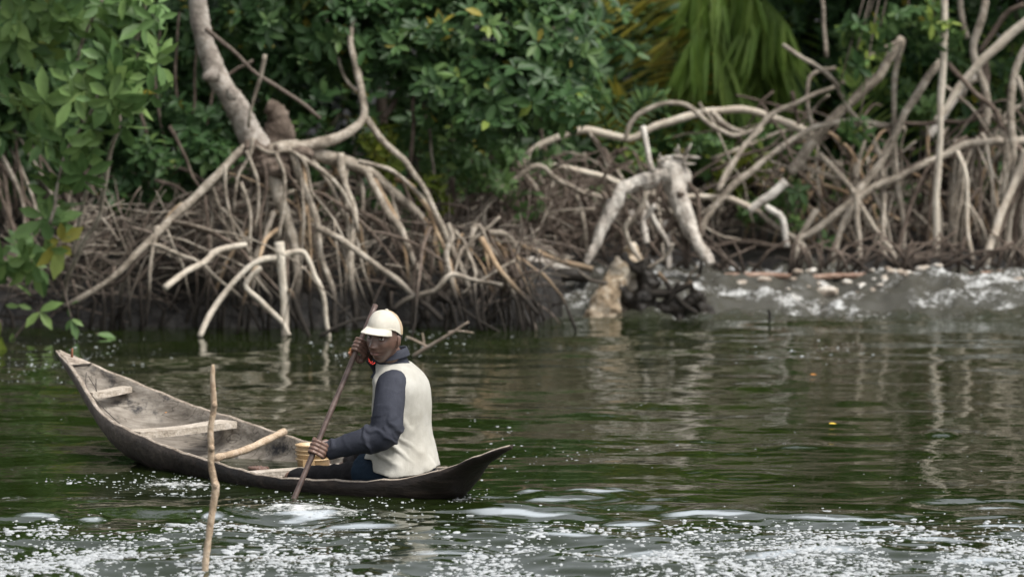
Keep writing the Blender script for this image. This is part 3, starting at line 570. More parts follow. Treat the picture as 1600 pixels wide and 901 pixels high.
for pts in [[(1560, 300, 33.8), (1545, 180, 33.6), (1560, 90, 33.5), (1590, 40, 33.4)], [(1560, 300, 33.8), (1580, 180, 33.6), (1600, 120, 33.5), (1640, 90, 33.4)], [(1540, 300, 33.8), (1440, 200, 33.6), (1370, 150, 33.5), (1330, 140, 33.4)], [(1550, 300, 33.8), (1480, 190, 33.6), (1420, 120, 33.5), (1370, 100, 33.4)]]: frond(PR, pts, 33, 22, .26, .2, M_palm, .013, .85)
FE = thing("fern", "low fern with fresh green fronds below the dark crown", "fern", P(760, 330, 31.6))
for pts in [[(760, 320, 31.6), (735, 240, 31.4), (700, 205, 31.3)], [(760, 320, 31.6), (770, 240, 31.4), (800, 205, 31.3)], [(770, 320, 31.6), (820, 260, 31.4), (860, 245, 31.2)], [(750, 320, 31.6), (700, 260, 31.5), (660, 250, 31.4)], [(970, 230, 33), (1000, 165, 32.8), (1040, 150, 32.7)], [(960, 230, 33), (930, 160, 32.8), (895, 150, 32.7)]]: frond(FE, pts, 31, 16, .13, .25, M_leaf_light, .012, .35)

# ------------------------------------------------------------------ middle: fallen branches, bare roots, snag
def bough(label, pts, w0, w1, Y0, Y1, m, twigs=(), name="fallen_branch", cat="branch"):
    o = thing(name, label, cat, P(*pts[0], Y0)); root(o, pts, w0, w1, Y0, Y1, m, name="limb")
    for t in twigs: root(o, *t, name="twig")
    return o
bough("long pale branch arching from the middle thicket to the right-hand roots", [(822, 243), (873, 213), (913, 203), (947, 209), (987, 219), (1020, 200), (1053, 187), (1080, 179), (1133, 172), (1200, 180), (1233, 193), (1270, 212)], 13, 14, 32.0, 32.2, M_root_pale, [([(920, 206), (935, 235), (950, 262)], 8, 5, 32, 32, M_root), ([(1110, 174), (1140, 195), (1178, 212)], 10, 8, 32.1, 32.0, M_root)])
bough("thin looping branch over the long pale one", [(976, 222), (985, 200), (1000, 180), (1033, 163), (1063, 162), (1087, 173), (1120, 197), (1147, 213), (1180, 203), (1196, 190)], 9, 9, 31.9, 31.9, M_root)
CM = thing("mangrove_tree", "low tangle of bare mangrove roots between the leaning tree and the white snag", "tree", P(840, 300, 31.6))
R = lambda pts, w0, w1, Y0, Y1, m=None, **k: root(CM, pts, w0, w1, Y0, Y1, m, **k)
R([(752, 375), (757, 336), (764, 312), (800, 280), (840, 256), (872, 280), (908, 300), (946, 312)], 9, 10, 30.6, 31.2, M_root)
R([(852, 258), (900, 266), (944, 276), (975, 290)], 10, 10, 31.4, 31.6, M_root_pale)
R([(830, 245), (800, 262), (770, 290), (740, 330), (715, 352)], 10, 8, 31.6, 31.3, M_root)
R([(901, 305), (912, 348), (916, 392)], 8, 8, 31.2, 31.1, M_root)
R([(796, 376), (840, 396), (888, 408), (926, 421)], 11, 11, 30.6, 30.6, M_root_tan)
R([(845, 185), (850, 225), (862, 280), (868, 340)], 9, 8, 32.2, 32, M_root_dark)
R([(800, 330), (850, 322), (900, 330), (950, 326)], 9, 8, 31.8, 31.8, M_root_dark)
R([(790, 345), (860, 345), (930, 352)], 11, 9, 31.4, 31.4, M_root_dark)
R([(700, 330), (760, 335), (830, 350), (900, 372)], 9, 8, 31.2, 31.2, M_root_dark)
starts = np.concatenate([polyline([(757, 330), (800, 280), (840, 256), (908, 300), (946, 312)], 31, 31.6), polyline([(850, 250), (975, 285), (1060, 300)], 31.8, 31.9), polyline([(800, 260), (900, 240), (1000, 235)], 32.5, 32.6)])
add_drops(CM, starts, 80, .62, .20, (.005, .015), [M_root_dark, M_root, M_root_dark, M_root_dark], -.05)
cross_roots(CM, 46, (760, 270, 1080, 390), (31.0, 32.4))
SN = thing("dead_tree", "bleached white snag arching over the rapids", "tree", P(1040, 270, 31.1))
sb = MB()
def stube(pts, w0, w1, Y0, Y1, b=sb, jit=.12):
    c = polyline(pts, Y0, Y1); r = np.linspace(w0, w1, len(c)) / 2 * 31 / F; b.tube(c, r * (1 + .015 * rng.normal(0, 1, len(c))), 10, jit=jit)
stube([(1058, 268), (1020, 279), (988, 289), (968, 302), (955, 332), (940, 360), (928, 388), (914, 412)], 31, 13, 31.1, 30.9)
stube([(1050, 262), (1058, 300), (1068, 332), (1080, 360), (1094, 388), (1112, 414)], 36, 15, 31.1, 30.8)
for (x, y, rx, ry) in [(1052, 262, 24, 22), (1040, 256, 16, 14), (1064, 280, 18, 24), (1050, 290, 14, 18)]: sb.ell(P(x, y, 31.1), (rx * 31 / F, .09, ry * 31 / F))
s_me = fuse(sb, .011, 1, "trunk"); c0 = get_co(s_me); set_co(s_me, c0 + get_no(s_me) * ((fbm(c0 * np.array([16, 16, 7]), 5, 3) - .5) * .062)[:, None] - origin(SN)); shade_all(s_me); link("trunk", s_me, M_snag, SN)
for i in range(16):
    a = P(1048 + rng.normal(0, 12), 254 + rng.normal(0, 10), 31.05); d = np.array([rng.normal(0, .06), -.05, abs(rng.normal(.03, .05))]); MB().tube([a, a + d * .6, a + d], [.02, .012, .003], 6, jit=.2).build("splinter", M_snag, SN, fix=False)
R = lambda pts, w0, w1, m=M_snag, name="branch": root(SN, pts, w0, w1, 31.05, 30.95, m, name=name)
R([(1004, 198), (1012, 232), (1020, 268)], 11, 12)
R([(1006, 312), (1028, 356), (1050, 392)], 9, 9); R([(1003, 326), (1007, 364), (1010, 380)], 17, 12); R([(1040, 345), (1044, 380), (1044, 420)], 12, 11); R([(985, 330), (1000, 350), (1024, 320)], 12, 9)
R([(960, 368), (990, 345), (1010, 300)], 12, 10, M_root); R([(940, 300), (962, 320), (950, 290)], 9, 7, M_root_dark); R([(1060, 320), (1075, 370), (1072, 420)], 14, 11, M_root_dark); R([(1020, 400), (1058, 330), (1064, 300)], 12, 12, M_root_dark)
for pts, w0, w1 in [([(1062, 275), (1085, 300), (1095, 340), (1088, 380)], 9, 6), ([(1040, 262), (1030, 300), (1012, 340), (1000, 400)], 8, 6), ([(1030, 275), (1040, 320), (1062, 360), (1070, 415)], 8, 5), ([(965, 305), (985, 340), (1012, 372), (1040, 412)], 8, 6), ([(950, 345), (975, 372), (985, 398)], 7, 5), ([(1075, 330), (1050, 352), (1022, 380), (1000, 415)], 7, 5), ([(1000, 285), (1005, 312), (998, 345)], 10, 6)]: R(pts, w0, w1, M_root_dark)
ST = thing("tree_stump", "rotten yellow stump standing in the rapids below the white snag", "stump", P(975, 500, 30.2))
sb = MB()
stube([(982, 382), (992, 400), (1000, 420)], 22, 26, 30.3, 30.3, sb); stube([(980, 412), (962, 446), (945, 478), (928, 520)], 38, 52, 30.2, 30.1, sb); stube([(975, 408), (985, 425), (988, 460), (975, 510)], 34, 30, 30.3, 30.2, sb); sb.ell(P(985, 418, 30.2), (.10, .08, .09))
s_me = fuse(sb, .011, 1, "trunk"); c0 = get_co(s_me); set_co(s_me, c0 + get_no(s_me) * ((fbm(c0 * 8, 5, 13) - .5) * .085)[:, None] - origin(ST)); shade_all(s_me); link("trunk", s_me, M_stump, ST)
R = lambda pts, w0, w1, m, name="branch": root(ST, pts, w0, w1, 30.1, 30.05, m, name=name, knob=.2)
kb = MB()
for pts, w0, w1 in [([(1004, 405), (1012, 440), (1004, 475), (1000, 520)], 30, 40), ([(1000, 496), (1040, 486), (1070, 478), (1094, 455)], 34, 14), ([(1082, 450), (1092, 470), (1100, 515)], 14, 18), ([(1105, 476), (1112, 490), (1112, 515)], 8, 12), ([(962, 440), (985, 470), (1030, 515)], 16, 26), ([(1040, 470), (1058, 490), (1062, 515)], 20, 26), ([(975, 400), (1000, 425), (1030, 445)], 14, 10), ([(985, 500), (1040, 508), (1105, 506)], 24, 20)]: stube(pts, w0, w1, 30.15, 30.1, kb)
k_me = fuse(kb, .012, 1, "dark_roots"); c0 = get_co(k_me); set_co(k_me, c0 + get_no(k_me) * ((fbm(c0 * 9, 5, 23) - .5) * .12)[:, None] - origin(ST)); shade_all(k_me); link("dark_roots", k_me, M_black, ST)
for pts, w0, w1 in [([(1000, 405), (985, 385), (975, 360), (985, 340)], 10, 6), ([(1010, 420), (1040, 400), (1052, 380)], 8, 6), ([(960, 445), (930, 440), (905, 425)], 8, 5), ([(1090, 460), (1075, 440), (1090, 415)], 8, 5)]: R(pts, w0, w1, M_root)
R([(1008, 458), (1048, 455), (1082, 443)], 14, 15, M_root_tan); R([(1028, 426), (1060, 464), (1090, 490)], 10, 7, M_root_tan); R([(1040, 480), (1052, 460), (1060, 440)], 10, 7, M_root)
bough("sawn pale log lying at the bank left of the stump", [(806, 420), (840, 414), (876, 418), (905, 424)], 26, 24, 30.75, 30.7, M_snag, name="log", cat="log")
bough("black wet log end in the water beside the sawn one", [(850, 440), (885, 428), (920, 434)], 28, 20, 30.55, 30.5, M_black, name="log", cat="log")
bough("reddish log across the lip of the rapids", [(1090, 434), (1200, 430), (1330, 432), (1460, 430), (1640, 428)], 11, 12, 31.0, 31.05, M_log, name="log", cat="log")
bough("dark curved branch lying along the foot of the right bank", [(1085, 388), (1150, 376), (1220, 384), (1260, 394), (1340, 410), (1386, 415)], 12, 8, 31.9, 31.8, M_root_dark, [([(1385, 416), (1420, 385), (1450, 380), (1500, 392), (1560, 408)], 8, 7, 31.8, 31.8, M_root_dark)])
M_driftwig = bark("driftwood_twig", (.16, .12, .09), (.30, .24, .19), (.42, .36, .30), False)
bough("forked dead twig rising out of the water behind the paddler", [(646, 556), (672, 538), (700, 519), (732, 503)], 7, 4, 26.9, 26.7, M_driftwig, [([(668, 541), (645, 530), (634, 526)], 5, 3, 26.9, 26.9, M_driftwig), ([(662, 545), (661, 528), (660, 520)], 4, 3, 26.9, 26.9, M_driftwig), ([(700, 519), (720, 517), (740, 520)], 4, 2, 26.8, 26.8, M_driftwig)], name="dead_twig")
bough("small black snag poking out of the right-hand rapids", [(1202, 500), (1203, 490), (1200, 484)], 6, 5, 29.6, 29.6, M_black, name="dead_twig")
# ------------------------------------------------------------------ the roots on the right
RM = thing("mangrove_tree", "sprawling mangrove with grey arching roots and a pale upright stem", "tree", P(1470, 200, 32))
def down(pts):                                       # roots that reach the bank run on into the mud
    (x0, y0), (x1, y1) = pts[-2:]; return pts + [(x1 + np.clip((x1 - x0) * .5, -16, 16), y1 + 40)] if y1 >= 338 else pts
def R(pts, w0, w1, Y0, Y1, m=None, **k): return root(RM, down(pts), w0, w1, Y0, Y1, m, **k)
R([(1477, -60), (1476, 20), (1475, 67), (1470, 167), (1468, 233), (1464, 300), (1462, 400)], 13, 13, 31.5, 31.6, M_root_pale, amp=.003)
R([(1640, 5), (1600, 37), (1533, 97), (1483, 163), (1462, 190)], 16, 14, 32, 32, M_root_pale, name="branch")
R([(1410, 60), (1383, 103), (1347, 143), (1300, 190), (1267, 227), (1234, 270)], 15, 20, 32.2, 31.9, M_root)
R([(1411, 64), (1400, 110), (1397, 140), (1400, 187), (1398, 240), (1404, 300), (1412, 390)], 10, 10, 31.9, 31.8, M_root)
R([(1400, 197), (1340, 188), (1287, 197), (1250, 213), (1200, 247), (1150, 287), (1122, 315), (1098, 350)], 11, 12, 31.9, 31.6, M_root)
R([(1470, 96), (1433, 147), (1410, 187), (1387, 233), (1367, 267), (1342, 300), (1322, 340), (1306, 380)], 14, 13, 31.9, 31.6, M_root)
R([(1640, 215), (1574, 222), (1510, 228), (1466, 244), (1410, 272), (1358, 300), (1310, 332), (1262, 366), (1248, 378)], 14, 13, 31.9, 31.6, M_root)
R([(1338, 300), (1338, 340), (1344, 388)], 11, 10, 31.6, 31.5, M_root)
R([(1280, 240), (1318, 284), (1350, 328), (1392, 390)], 10, 11, 31.8, 31.5, M_root)
R([(1364, 220), (1380, 280), (1382, 370)], 8, 8, 31.9, 31.6, M_root); R([(1496, 236), (1512, 280), (1510, 340), (1518, 410)], 8, 8, 31.6, 31.4, M_root_pale)
R([(1482, 240), (1484, 300), (1494, 375)], 10, 9, 32, 31.8, M_root); R([(1514, 320), (1530, 350), (1544, 384)], 7, 7, 31.6, 31.5, M_root)
R([(1068, 308), (1100, 309), (1140, 309), (1182, 328)], 10, 11, 31.7, 31.7, M_root_pale); R([(1228, 284), (1205, 305), (1186, 316), (1170, 330)], 18, 14, 31.7, 31.7, M_snag); R([(1196, 322), (1206, 330), (1222, 346)], 12, 12, 31.65, 31.6, M_snag); R([(1180, 326), (1215, 352), (1252, 376)], 9, 9, 31.7, 31.6, M_root); R([(1276, 328), (1262, 350), (1250, 378)], 11, 11, 31.7, 31.6, M_root)
R([(1223, 70), (1255, 92), (1273, 103), (1303, 130), (1327, 167), (1345, 192)], 8, 9, 31.7, 31.8, M_root); R([(1270, 202), (1260, 160), (1261, 127), (1280, 110), (1306, 107)], 8, 8, 31.9, 32, M_root); R([(1122, 300), (1143, 262), (1175, 214), (1210, 177), (1250, 160), (1300, 137), (1320, 128)], 11, 8, 31.7, 32, M_root)
R([(1237, 143), (1243, 168), (1248, 195)], 8, 7, 32.1, 32.1, M_root_dark); R([(1480, 98), (1517, 137), (1550, 170), (1573, 207), (1602, 242)], 9, 11, 31.7, 31.7, M_root_dark); R([(1285, 0), (1288, 30), (1291, 90)], 8, 8, 32.5, 32.5, M_root, name="branch"); R([(1350, 94), (1375, 80), (1408, 62)], 9, 8, 32, 32.1, M_root, name="branch")
R([(1190, 200), (1165, 225), (1140, 262), (1122, 300)], 10, 11, 31.8, 31.6, M_root); R([(1400, 190), (1440, 195), (1500, 190), (1540, 180)], 8, 7, 32.3, 32.3, M_root_dark)
R([(1450, 215), (1470, 190), (1495, 150), (1530, 115)], 16, 12, 32.6, 32.8, M_snag); R([(1500, 160), (1515, 135), (1532, 120)], 8, 8, 32.5, 32.5, M_root)
starts = np.concatenate([polyline([(1574, 222), (1510, 228), (1466, 244), (1410, 272), (1358, 300)], 32.0, 31.9), polyline([(1250, 213), (1340, 188), (1400, 197), (1480, 200)], 32.4, 32.5), polyline([(1300, 260), (1400, 230), (1560, 215)], 32.9, 32.9), polyline([(1160, 285), (1240, 260), (1300, 250)], 32.5, 32.5)])
add_drops(RM, starts, 85, .50, .16, (.005, .016), [M_root, M_root, M_root_dark, M_root_tan], -.1)
crown_mesh(RM, [(np.array([3.1, 33.0, 3.1]), np.array([1.6, .7, .5]))], 200, .16, M_leaf)
cross_roots(RM, 60, (1130, 190, 1560, 350), (31.9, 33.0))
RE = thing("mangrove_tree", "mangrove with crowded upright roots at the right edge of the bank", "tree", P(1620, 200, 31.9))
R = lambda pts, w0, w1, Y0, Y1, m=None, **k: root(RE, down(pts), w0, w1, Y0, Y1, m, **k)
R([(1640, -80), (1625, 20), (1600, 83), (1583, 133), (1578, 187), (1582, 240), (1590, 300), (1596, 380)], 14, 16, 31.8, 31.6, M_root, name="trunk")
R([(1605, 235), (1594, 262), (1578, 308), (1556, 362), (1545, 392)], 18, 13, 31.6, 31.4, M_root_pale); R([(1570, 200), (1573, 250), (1572, 310), (1580, 390)], 9, 9, 31.7, 31.5, M_root)
R([(1540, 0), (1530, 40), (1523, 82), (1538, 140), (1540, 200)], 13, 16, 32.4, 32.4, M_root); R([(1600, 7), (1575, 22), (1550, 50), (1530, 84)], 10, 9, 32.2, 32.3, M_root_dark); R([(1537, 90), (1540, 160), (1532, 230)], 18, 18, 32.8, 32.8, M_root_dark)
R([(1590, 120), (1605, 180), (1612, 300)], 10, 10, 31.5, 31.5, M_root); R([(1500, -10), (1505, 30), (1512, 60)], 12, 10, 32.6, 32.6, M_root, name="branch")
starts = np.concatenate([polyline([(1500, 225), (1560, 215), (1640, 210)], 31.9, 31.9), polyline([(1540, 180), (1640, 150)], 32.6, 32.6), polyline([(1590, 260), (1640, 250)], 31.6, 31.6)])
add_drops(RE, starts, 70, .34, .16, (.008, .018), [M_root, M_root_pale, M_root, M_root_dark], -.1)
crown_mesh(RE, [(np.array([4.6, 32.8, 3.2]), np.array([1.3, .7, .5]))], 150, .17, M_leaf)

for i in range(80):                                  # dark pegs and stubs in the mud of the right bank
    x = rng.uniform(1080, 1630); q = P(x, rng.uniform(398, 424), 31.0 + rng.uniform(0, .5)); h_ = rng.uniform(.04, .2); l_ = rng.normal(0, .16)
    MB().tube([q + [-l_, 0, -.15], q + [0, 0, h_ * .4], q + [l_, 0, h_]], [.016, .012, .006], 6).build("prop_root", M_root_dark, RM if x < 1480 else RE, fix=False)
# ------------------------------------------------------------------ trees behind, one by one, then the wood that closes the view
def back_tree(label, px, Y, r, top, n, size, tint, mat=M_leaf, lean=0.0):
    x = (px - 800) / F * Y; g = float(ground_z(np.array([[x]]), np.array([[Y]]))[0, 0])
    o = thing("tree", label, "tree", (x, Y, g), "trees standing in the wood behind the bank")
    c = cat_rom([(x, Y, g - .2), (x + lean * .4, Y, g + 1.3), (x + lean, Y - .1, top * .5), (x + lean * 1.3, Y - .1, top * .7)], 6); MB().tube(c, np.linspace(r, r * .4, len(c)), 8, jit=.1).build("trunk", M_root_dark, o)
    for k in range(5):
        a = c[rng.integers(6, len(c))]; d = np.array([rng.normal(0, .8), rng.normal(-.3, .5), rng.uniform(.2, .8)]); MB().tube([a, a + d * .5 + [0, 0, .05], a + d], [r * .4, r * .28, r * .1], 6).build("branch", M_root_dark, o, fix=False)
    bl_ = [(np.array([x + lean + rng.normal(0, .5), Y + rng.normal(-.1, .4), rng.uniform(1.0, min(top, 3.2))]), np.array([rng.uniform(.5, 1.0), rng.uniform(.4, .7), rng.uniform(.4, .8)])) for _ in range(6)]
    crown_mesh(o, bl_, n, size, mat, tint0=tint)
for a in [("dark tree behind the hanging leaves at the left", 60, 32.2, .07, 4.5, 420, .15, .35), ("dark tree behind the leaning pale trunk", 330, 32.5, .08, 5.0, 420, .14, .33), ("slim tree standing behind the yellow-green bush", 600, 32.8, .05, 5.2, 420, .14, .4),
          ("tree in the gap between the dark crown and the withered palm", 870, 34.2, .07, 5.0, 420, .15, .38), ("dark tree between the two palms", 1040, 35.4, .09, 5.5, 380, .16, .34), ("tree with a bare lower trunk right of the drooping palm", 1290, 35.2, .08, 5.6, 380, .15, .3), ("shaded tree behind the pale upright stem", 1450, 34.9, .07, 5.4, 380, .15, .38), ("tree behind the crowded roots at the right edge", 1610, 34.6, .07, 5.0, 420, .15, .36)]:
    back_tree(*a, lean=rng.normal(0, .25))
FW = thing("dense_wood", "deep green wood closing the view behind the mangroves", "wood", (0, 38, 1.5)); FW["kind"] = "stuff"
bl_ = [(np.array([rng.uniform(-7.5, 7.5), rng.uniform(35.5, 38.0), rng.uniform(.4, 3.1)]), np.array([rng.uniform(.5, 1.1), .5, rng.uniform(.5, .9)])) for _ in range(120)]
C, D = in_blobs(bl_, 7000, .3); q = rosettes(C, D, .19, tint0=.46, tsd=.24, yellow=.03); V1 = leaf_verts(*q[:5])
bl_ = [(np.array([rng.uniform(-40, 40), rng.uniform(37, 44), rng.uniform(.3, 2.6)]), np.array([2.0, 1.0, 1.0])) for _ in range(170)]
C, D = in_blobs(bl_, 5200, .3); C = C[(np.abs(C[:, 0]) > 6.5) | (C[:, 2] > 3)]; q2 = rosettes(C, D[:len(C)], .5, k=(5, 7), tint0=.33, tsd=.16); V2 = leaf_verts(*q2[:5])
bpy.data.objects.remove(FW)
props(link("dense_wood", leaf_mesh("dense_wood", np.concatenate([V1, V2]), np.concatenate([q[5], q2[5]])), M_leaf), "deep green wood closing the view behind the mangroves", "wood", kind="stuff")
bl_ = [(np.array([rng.uniform(-6.5, 6.5), rng.uniform(32.8, 38.0), rng.uniform(2.75, 3.3)]), np.array([1.0, .8, .28])) for _ in range(70)]  # leaf roof above the view, added to darken the wood below
bl_ = [b_ for b_ in bl_ if not .5 < b_[0][0] < 3.0]  # opening left in the added roof so light reaches the palms
C, D = in_blobs(bl_, 2500, .2); q = rosettes(C, D, .24, k=(6, 8), tint0=.30, tsd=.15); props(link("dense_wood", leaf_mesh("dense_wood", leaf_verts(*q[:5]), q[5]), M_leaf), "unseen roof of leaves added to shade the wood behind the mangroves", "canopy", kind="stuff")
ud = MB(); 
for i in range(1500):                                # leaf litter, dead sticks and stems on the floor of the wood
    x = rng.uniform(-4.3, 4.6); y = rng.uniform(30.2, 36); 
    if x > .2: y = rng.uniform(32.1, 36)
    g = float(ground_z(np.array([[x]]), np.array([[y]]))[0, 0]); d = norm(np.array([rng.normal(0, 1), rng.normal(0, .6), abs(rng.normal(.2, .6))])) * rng.uniform(.1, .5); a = np.array([x, y, g + rng.uniform(0, .18)]); r = rng.uniform(.004, .012)
    ud.tube([a - d * .6, a + rng.normal(0, .02, 3), a + d], [r, r, r * .5], 5, mat=int(rng.integers(3)))
props(ud.build("forest_litter", [M_root_dark, M_root, M_twig], fix=False), "tangled dead stems and sticks on the floor of the wood", "litter", kind="stuff")
# ------------------------------------------------------------------ the dugout canoe
n = NT("weathered_boat_wood"); v = n.co((1, 1, 1)); w = n.pos()
gr = n.node("ShaderNodeMapping"); gr.inputs['Rotation'].default_value = (0, 0, math.radians(46.5)); gr.inputs['Scale'].default_value = (3, 34, 34); n.link(w, gr.inputs[0])
gr2 = n.node("ShaderNodeMapping"); gr2.inputs['Rotation'].default_value = (0, 0, math.radians(46.5)); gr2.inputs['Scale'].default_value = (1.6, 13, 13); n.link(w, gr2.inputs[0])
g1 = n.noise(1.0, gr.outputs[0], 6, .65); g2 = n.noise(5, w, 6, .65); g3 = n.noise(2.3, w, 3)
f = n.math('ADD', n.math('MULTIPLY', g1, .5), n.math('MULTIPLY', g2, .5))
inner = n.ramp(f, [(.34, (.070, .060, .049)), (.5, (.19, .167, .14)), (.66, (.34, .31, .268))])
inner = n.mix(n.math('MULTIPLY', n.math('SUBTRACT', .012, n.math('ABSOLUTE', n.math('SUBTRACT', n.noise(1.0, gr2.outputs[0], 2, .5), .5))), 60, True), inner, (.03, .024, .02))
inner = n.mix(n.math('MULTIPLY', n.math('SUBTRACT', n.noise(5.5, w, 5, .7), .57), 9, True), inner, (.035, .034, .036))
n.bump(n.math('ADD', g1, g2), .55, .008); n.set(inner, .82, .25); M_hull_in = n.m
n = NT("wet_dark_boat_wood"); w = n.pos(); gr = n.node("ShaderNodeMapping"); gr.inputs['Rotation'].default_value = (0, 0, math.radians(46.5)); gr.inputs['Scale'].default_value = (2.5, 26, 26); n.link(w, gr.inputs[0])
g1 = n.noise(1.0, gr.outputs[0], 6, .65); g2 = n.noise(6, w, 5, .65); f = n.math('ADD', n.math('MULTIPLY', g1, .55), n.math('MULTIPLY', g2, .45))
wet = n.ramp(f, [(.36, (.008, .006, .005)), (.52, (.021, .015, .012)), (.68, (.060, .044, .034))]); dry = n.ramp(f, [(.34, (.045, .035, .028)), (.52, (.12, .097, .08)), (.68, (.22, .185, .155))])
X_ = n.sep(w); d = n.math('ADD', n.math('MULTIPLY', X_[0], -.75), n.math('ADD', n.math('MULTIPLY', X_[2], 2.3), n.math('MULTIPLY', n.noise(4, w), .5)))   # the raised dry bow end against the soaked stern
n.set(n.mix(n.math('MULTIPLY', n.math('SUBTRACT', d, 1.55), 1.4, True), wet, dry), n.ramp(g2, [(.3, (.45,) * 3), (.7, (.75,) * 3)]), .4); n.bump(n.math('ADD', g1, g2), .7, .012); M_hull_out = n.m
M_rim = bark("worn_boat_rim", (.10, .08, .062), (.27, .225, .18), (.44, .38, .32), False, 16)
M_plank = bark("bleached_plank", (.22, .18, .14), (.42, .365, .30), (.58, .52, .45), False, 14)
M_pole = bark("bare_wood_pole", (.22, .155, .10), (.42, .32, .225), (.58, .48, .37), False, 11)
n = NT("paddle_wood"); w = n.pos(); n.set(n.ramp(n.noise(16, w, 5, .6), [(.3, (.038, .025, .021)), (.55, (.098, .064, .053)), (.75, (.20, .148, .125))]), .45, .5); M_paddle = n.m

BS = P(799, 697, 19.5); BB = P(91, 549, 22.0); BU = np.array([*(BB - BS)[:2], 0]); BL = float(np.linalg.norm(BU)); BU /= BL; BV = np.array([-BU[1], BU[0], 0])
B_s = np.array([0, .15, .3, .45, .6, .75, .9, 1.05, 1.2, 1.35, 1.5, 1.65, 1.8, 1.95, 2.1, 2.25, 2.4, 2.55, 2.7, 2.85, 3.0, 3.15, 3.3, BL])
B_b = np.array([.012, .06, .12, .19, .265, .34, .395, .43, .445, .44, .43, .415, .405, .395, .388, .378, .365, .345, .305, .25, .185, .12, .065, .018])
Z_s = np.array([0, .128, .255, .383, .51, .638, .766, .893, 1.02, 1.15, 1.28, 1.4, 1.53, 1.66, 1.79, 1.91, 2.04, 2.17, 2.3, 2.42, 2.55, 2.68, 2.81, 2.93, 3.06, 3.19, 3.32, BL])
Z_z = np.array([.272, .228, .172, .127, .096, .077, .066, .062, .061, .062, .064, .067, .073, .083, .095, .109, .123, .14, .16, .183, .207, .235, .27, .311, .359, .408, .452, .487])
K_s = np.array([0, .06, .15, .25, .33, .38, .5, .8, 1.6, 2.2, 2.5, 2.8, 3.1, 3.3, BL]); K_z = np.array([.258, .235, .187, .12, .05, .0, -.07, -.12, -.12, -.085, -.03, .07, .23, .355, .462])
def boat_at(s, t, z): return np.array([BS[0] + BU[0] * s + BV[0] * t, BS[1] + BU[1] * s + BV[1] * t, z])
CN = thing("canoe", "weathered wooden dugout canoe with a raised bow and a soaked dark stern", "canoe", boat_at(1.6, 0, 0))
def make_hull():
    ss = np.concatenate([np.linspace(0, .3, 9), np.linspace(.34, 3.1, 74), np.linspace(3.14, BL, 12)]); nu = 21; out, inn = [], []
    for s in ss:
        b = np.interp(s, B_s, B_b); zg = np.interp(s, Z_s, Z_z); zk = min(np.interp(s, K_s, K_z), zg - .012)
        edge = .003 * math.sin(9 * s) + .0025 * math.sin(31 * s + 1) + rng.normal(0, .0013)
        a = np.linspace(0, math.pi, nu); lat = np.sign(np.cos(a)) * np.abs(np.cos(a)) ** .72; dep = np.abs(np.sin(a)) ** .80
        full = np.clip((s - .2) / .6, 0, 1) * np.clip((BL - s) / .8, 0, 1)
        lat = lat * (1 - (1 - full) * .35 * dep ** 2)
        out.append([boat_at(s, l * b, zg + edge - (zg - zk) * d_) for l, d_ in zip(lat, dep)])
        k = smooth(.30, .62, s) * (1 - smooth(3.12, 3.26, s)); bi = max(b - .026, b * .3); zi = zg - .008 - (zg - zk - .035) * float(k)
        if k <= 0: zi = zg + .004
        inn.append([boat_at(s, l * bi, zg + edge - (zg - zi) * d_ ** .8) for l, d_ in zip(lat, dep)])
    out, inn = np.array(out), np.array(inn); b = MB(); b.grid(out, 0)
    b.grid(inn, 1)
    for j, side in ((0, 0), (nu - 1, 1)):            # the rim joins outside and inside
        m_ = (out[:, j] + inn[:, j]) / 2 + [0, 0, .006]; q = np.stack([out[:, j], m_, inn[:, j]], 1); b.grid(q, 2)
    b.add(np.concatenate([out[0], inn[0]]), [tuple(range(nu))]); b.add(out[-1], [tuple(range(nu))[::-1]])
    o = b.build("hull", [M_hull_out, M_hull_in, M_rim], CN, fix=False); me = o.data
    bm = bmesh.new(); bm.from_mesh(me); bmesh.ops.remove_doubles(bm, verts=bm.verts, dist=.0004); bmesh.ops.recalc_face_normals(bm, faces=bm.faces); bm.to_mesh(me); bm.free()
    c = get_co(me); nn = get_no(me); set_co(me, c + nn * ((fbm((c + 3) * np.array([5, 5, 9]), 4, 2) - .5) * .014)[:, None]); shade_all(me)
make_hull()
def zg(s): return float(np.interp(s, Z_s, Z_z))
def bw_(s): return float(np.interp(s, B_s, B_b))
def plank(s0, s1, wid, th, drop, name="thwart", sh=.04, mat=None, t0=None, t1=None):
    nn_ = 14; g = []
    for k in range(nn_):
        u = k / (nn_ - 1); t = (bw_(s0) - sh) * (1 - u) + -(bw_(s1) - sh) * u if t0 is None else t0 + (t1 - t0) * u
        s = s0 + (s1 - s0) * u; z = (zg(s0) * (1 - u) + zg(s1) * u) - drop; e = .004 * math.sin(5 * u + s0)
        w2 = wid / 2 * (1 + .08 * math.sin(7 * u + s0 * 3)); g.append([boat_at(s - w2, t, z - th + e), boat_at(s - w2, t, z + e), boat_at(s - w2 * .3, t, z + .001 + e), boat_at(s + w2, t, z + e), boat_at(s + w2, t, z - th + e)])
    return MB().grid(np.array(g), closed_v=True, cap0=True, cap1=True).build(name, mat or M_plank, CN, shade=False)
plank(2.42, 2.44, .125, .034, .012); plank(3.01, 3.03, .075, .03, .028); plank(1.46, 1.44, .10, .03, .02)
MB().grid(np.array([[boat_at(s, t * (bw_(s) - .012), zg(s) + .006 + .004 * math.cos(2 * t)) for t in np.linspace(-1, 1, 6)] for s in np.linspace(3.24, BL - .03, 8)])).build("bow_plate", M_rim, CN)
MB().grid(np.array([[boat_at(s, t * max(bw_(s) - .03, .01), zg(s) + .006 - .012 * (1 - t * t) * (s > .3)) for t in np.linspace(-1, 1, 6)] for s in np.linspace(.18, .52, 8)])).build("stern_deck", M_plank, CN)
